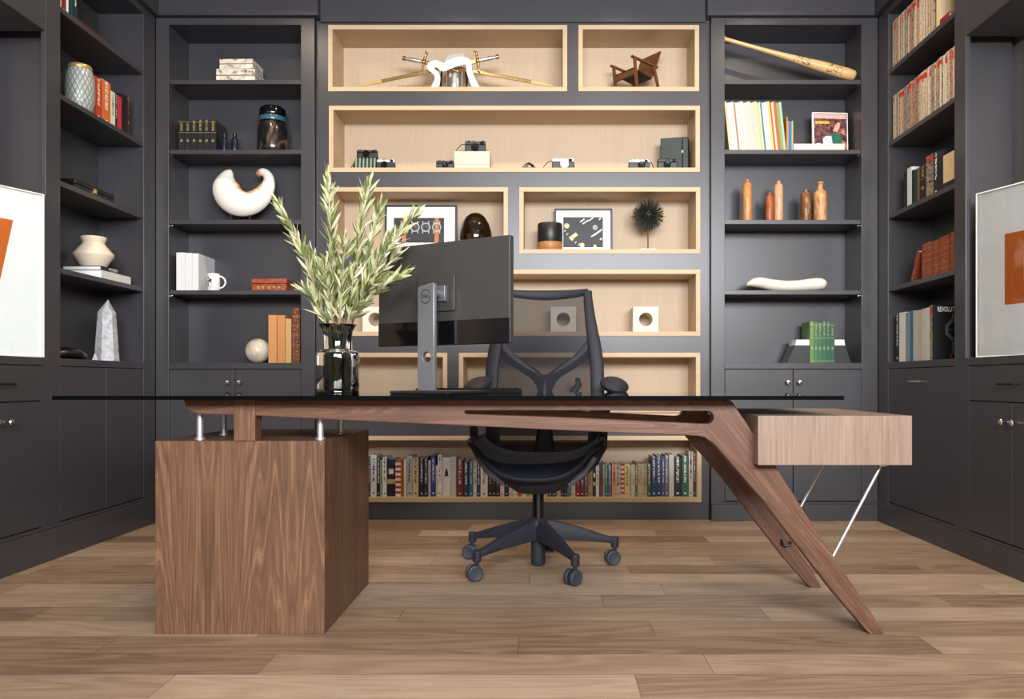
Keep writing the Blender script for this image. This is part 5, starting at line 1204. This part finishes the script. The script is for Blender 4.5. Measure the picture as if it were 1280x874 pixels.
book('leather_book', 'worn red-brown leather book leaning against the upright leather books', 'book', 'red-brown leather books', .032, .165, .14, rgb(142, 58, 32), (XB, 4.197, S4+.0004), R(-90), R(27), 'leather')
for i, (a_, b_, h, col, st_, lab) in enumerate([(1119.5, 1123.6, .262, (26, 26, 28), 'light', 'black magazine at the corner end of the side deck'), (1124, 1131.4, .266, (220, 220, 220), 'plain', 'white magazine on the side deck'), (1131.8, 1137.3, .262, (140, 140, 144), 'plain', 'grey magazine before the blue one on the side deck'), (1137.6, 1141.2, .266, (36, 110, 160), 'plain', 'thin blue magazine on the side deck'),
        (1141.5, 1146.8, .262, (186, 182, 172), 'plain', 'pale grey magazine just after the blue one'), (1147.1, 1152.4, .262, (180, 174, 164), 'plain', 'pale grey magazine second after the blue one'), (1152.7, 1157.6, .264, (190, 186, 176), 'plain', 'pale grey magazine third after the blue one'), (1157.9, 1161.6, .266, (200, 196, 186), 'plain', 'pale cream magazine before the black-gold spine'), (1162, 1165.2, .274, (54, 46, 36), 'mag', 'black-gold speckled magazine beside the watch cover')]):
    y1, y0 = yb(a_, 1.928), yb(b_, 1.928)
    book('magazine', lab, 'magazine', 'magazines on the side deck', y1-y0-.001, h, .2, rgb(*col), (1.928, (y0+y1)/2, DK+.0004), R(-90), 0, st_, False)
o = book('magazine', 'black magazine with a steel watch and large white title on its cover', 'magazine', None, .012, .274, .215, rgb(20, 20, 22), (1.926, 3.9275, DK+.0004), R(-90), 0, 'plain', False)
# cover faces local +X (towards the camera): local y runs away from the spine
tx = text('cover_title', 'REVOLUTION', .0345, M['paper'], o, (.0062, .078, .250), (R(90), 0, R(90))); tx.scale = (.56, 1, 1)
n = 8; oc = [(.105+.052*math.cos(2*PI*(i+.5)/n), .150+.056*math.sin(2*PI*(i+.5)/n)) for i in range(n)]; ic = [(.105+.036*math.cos(2*PI*(i+.5)/n), .150+.039*math.sin(2*PI*(i+.5)/n)) for i in range(n)]
tf = lambda p: Vector((.0061, p[0], p[1]))
MB().poly(oc, [ic], (.0006, 0, 0), tf).poly([(.088, .205), (.122, .205), (.118, .232), (.092, .232)], [], (.0006, 0, 0), tf).poly([(.088, .094), (.122, .094), (.118, .03), (.092, .03)], [], (.0006, 0, 0), tf).obj('cover_watch', mat('printed_steel', rgb(84, 86, 90), .5), o, smooth=0)
MB().box(.0061, .0068, .075, .135, .1495, .1515).box(.0061, .0068, .1045, .1060, .12, .18).obj('cover_hands', mat('printed_hands', rgb(140, 140, 140), .5), o, smooth=0)
MB().box(.0061, .0066, .125, .2, .055, .085).obj('cover_block', M['orange'], o, smooth=0)
text('cover_number', '2', .03, mat('cover_red', rgb(190, 50, 30), .5), o, (.0062, .085, .022), (R(90), 0, R(90)))

# ---------------------------------------------------------------- artworks standing in the alcoves
def art(label, far, d, width, h, sgn):
    """local x runs from the far edge to the near edge, local y out of the picture's back"""
    dv = Vector((d[0], d[1], 0)).normalized(); rz = math.atan2(dv.y, dv.x)
    t = thing('framed_artwork', label, 'artwork', (far[0], far[1], .9074), (0, 0, rz), 'artworks in the alcoves')
    f = .006; bk = .03*sgn
    def b(x0, x1, y0, y1, z0, z1): return (x0, x1, min(y0, y1), max(y0, y1), z0, z1)
    g = MB()
    for q in ((0, f, 0, h), (width-f, width, 0, h), (f, width-f, 0, f), (f, width-f, h-f, h)): g.box(*b(q[0], q[1], -.004*sgn, bk, q[2], q[3]))
    g.obj('frame', M['white'], t, bevel=.001, smooth=0)
    MB().box(*b(f, width-f, .010*sgn, .016*sgn, f, h-f)).obj('mat_board', M['paper'], t, smooth=0)
    MB().box(*b(f, width-f, -.0025*sgn, -.0005*sgn, f, h-f)).obj('glazing', M['acrylic'], t, smooth=0)
    def inv(px, py):
        tt = (far[0]*FPX-(px-VX)*far[1])/((px-VX)*dv.y-FPX*dv.x); Yp_ = far[1]+dv.y*tt
        return tt, Z_(py, Yp_)-.9074
    return t, inv
def flat(t, pts_, y0, y1, m, name):
    return MB().poly(pts_, [], (0, y1-y0, 0), lambda p: Vector((p[0], y0, p[1]))).obj(name, m, t, smooth=0)
t, inv = art('white framed abstract with slanted orange block in the alcove by the patterned jar', (-2.236, 3.523), (-.4126, -.9109), .575, .727, -1)
p1 = inv(18, 275); p2 = inv(0, 358)
sl = (p2[0]-p1[0])/(p2[1]-p1[1])
pr_ = flat(t, [p1, (p1[0]+.36, p1[1]), (p1[0]+.36, p1[1]-.42), (p1[0]+sl*(-.42), p1[1]-.42)], -.0098, -.0088, M['orange'], 'print')
t, inv = art('white framed abstract with orange square in the alcove by the magazine bookcase', (1.932, 3.545), (.344, -.939), .66, .735, 1)
p1 = inv(1254, 292.5); p2 = inv(1254, 381)
z1 = p1[1]; z0 = p2[1]; sq = z1-z0
pr_ = flat(t, [(p1[0], z0), (p1[0]+sq, z0), (p1[0]+sq, z1), (p1[0], z1)], .0088, .0098, M['orange'], 'print')
q1 = inv(1278, 322); q2 = inv(1278, 350)
flat(pr_, [(q1[0], q2[1]), (q1[0]+.11, q2[1]), (q1[0]+.11, q1[1]), (q1[0], q1[1])], .0080, .0086, M['palefill'], 'inner_square')
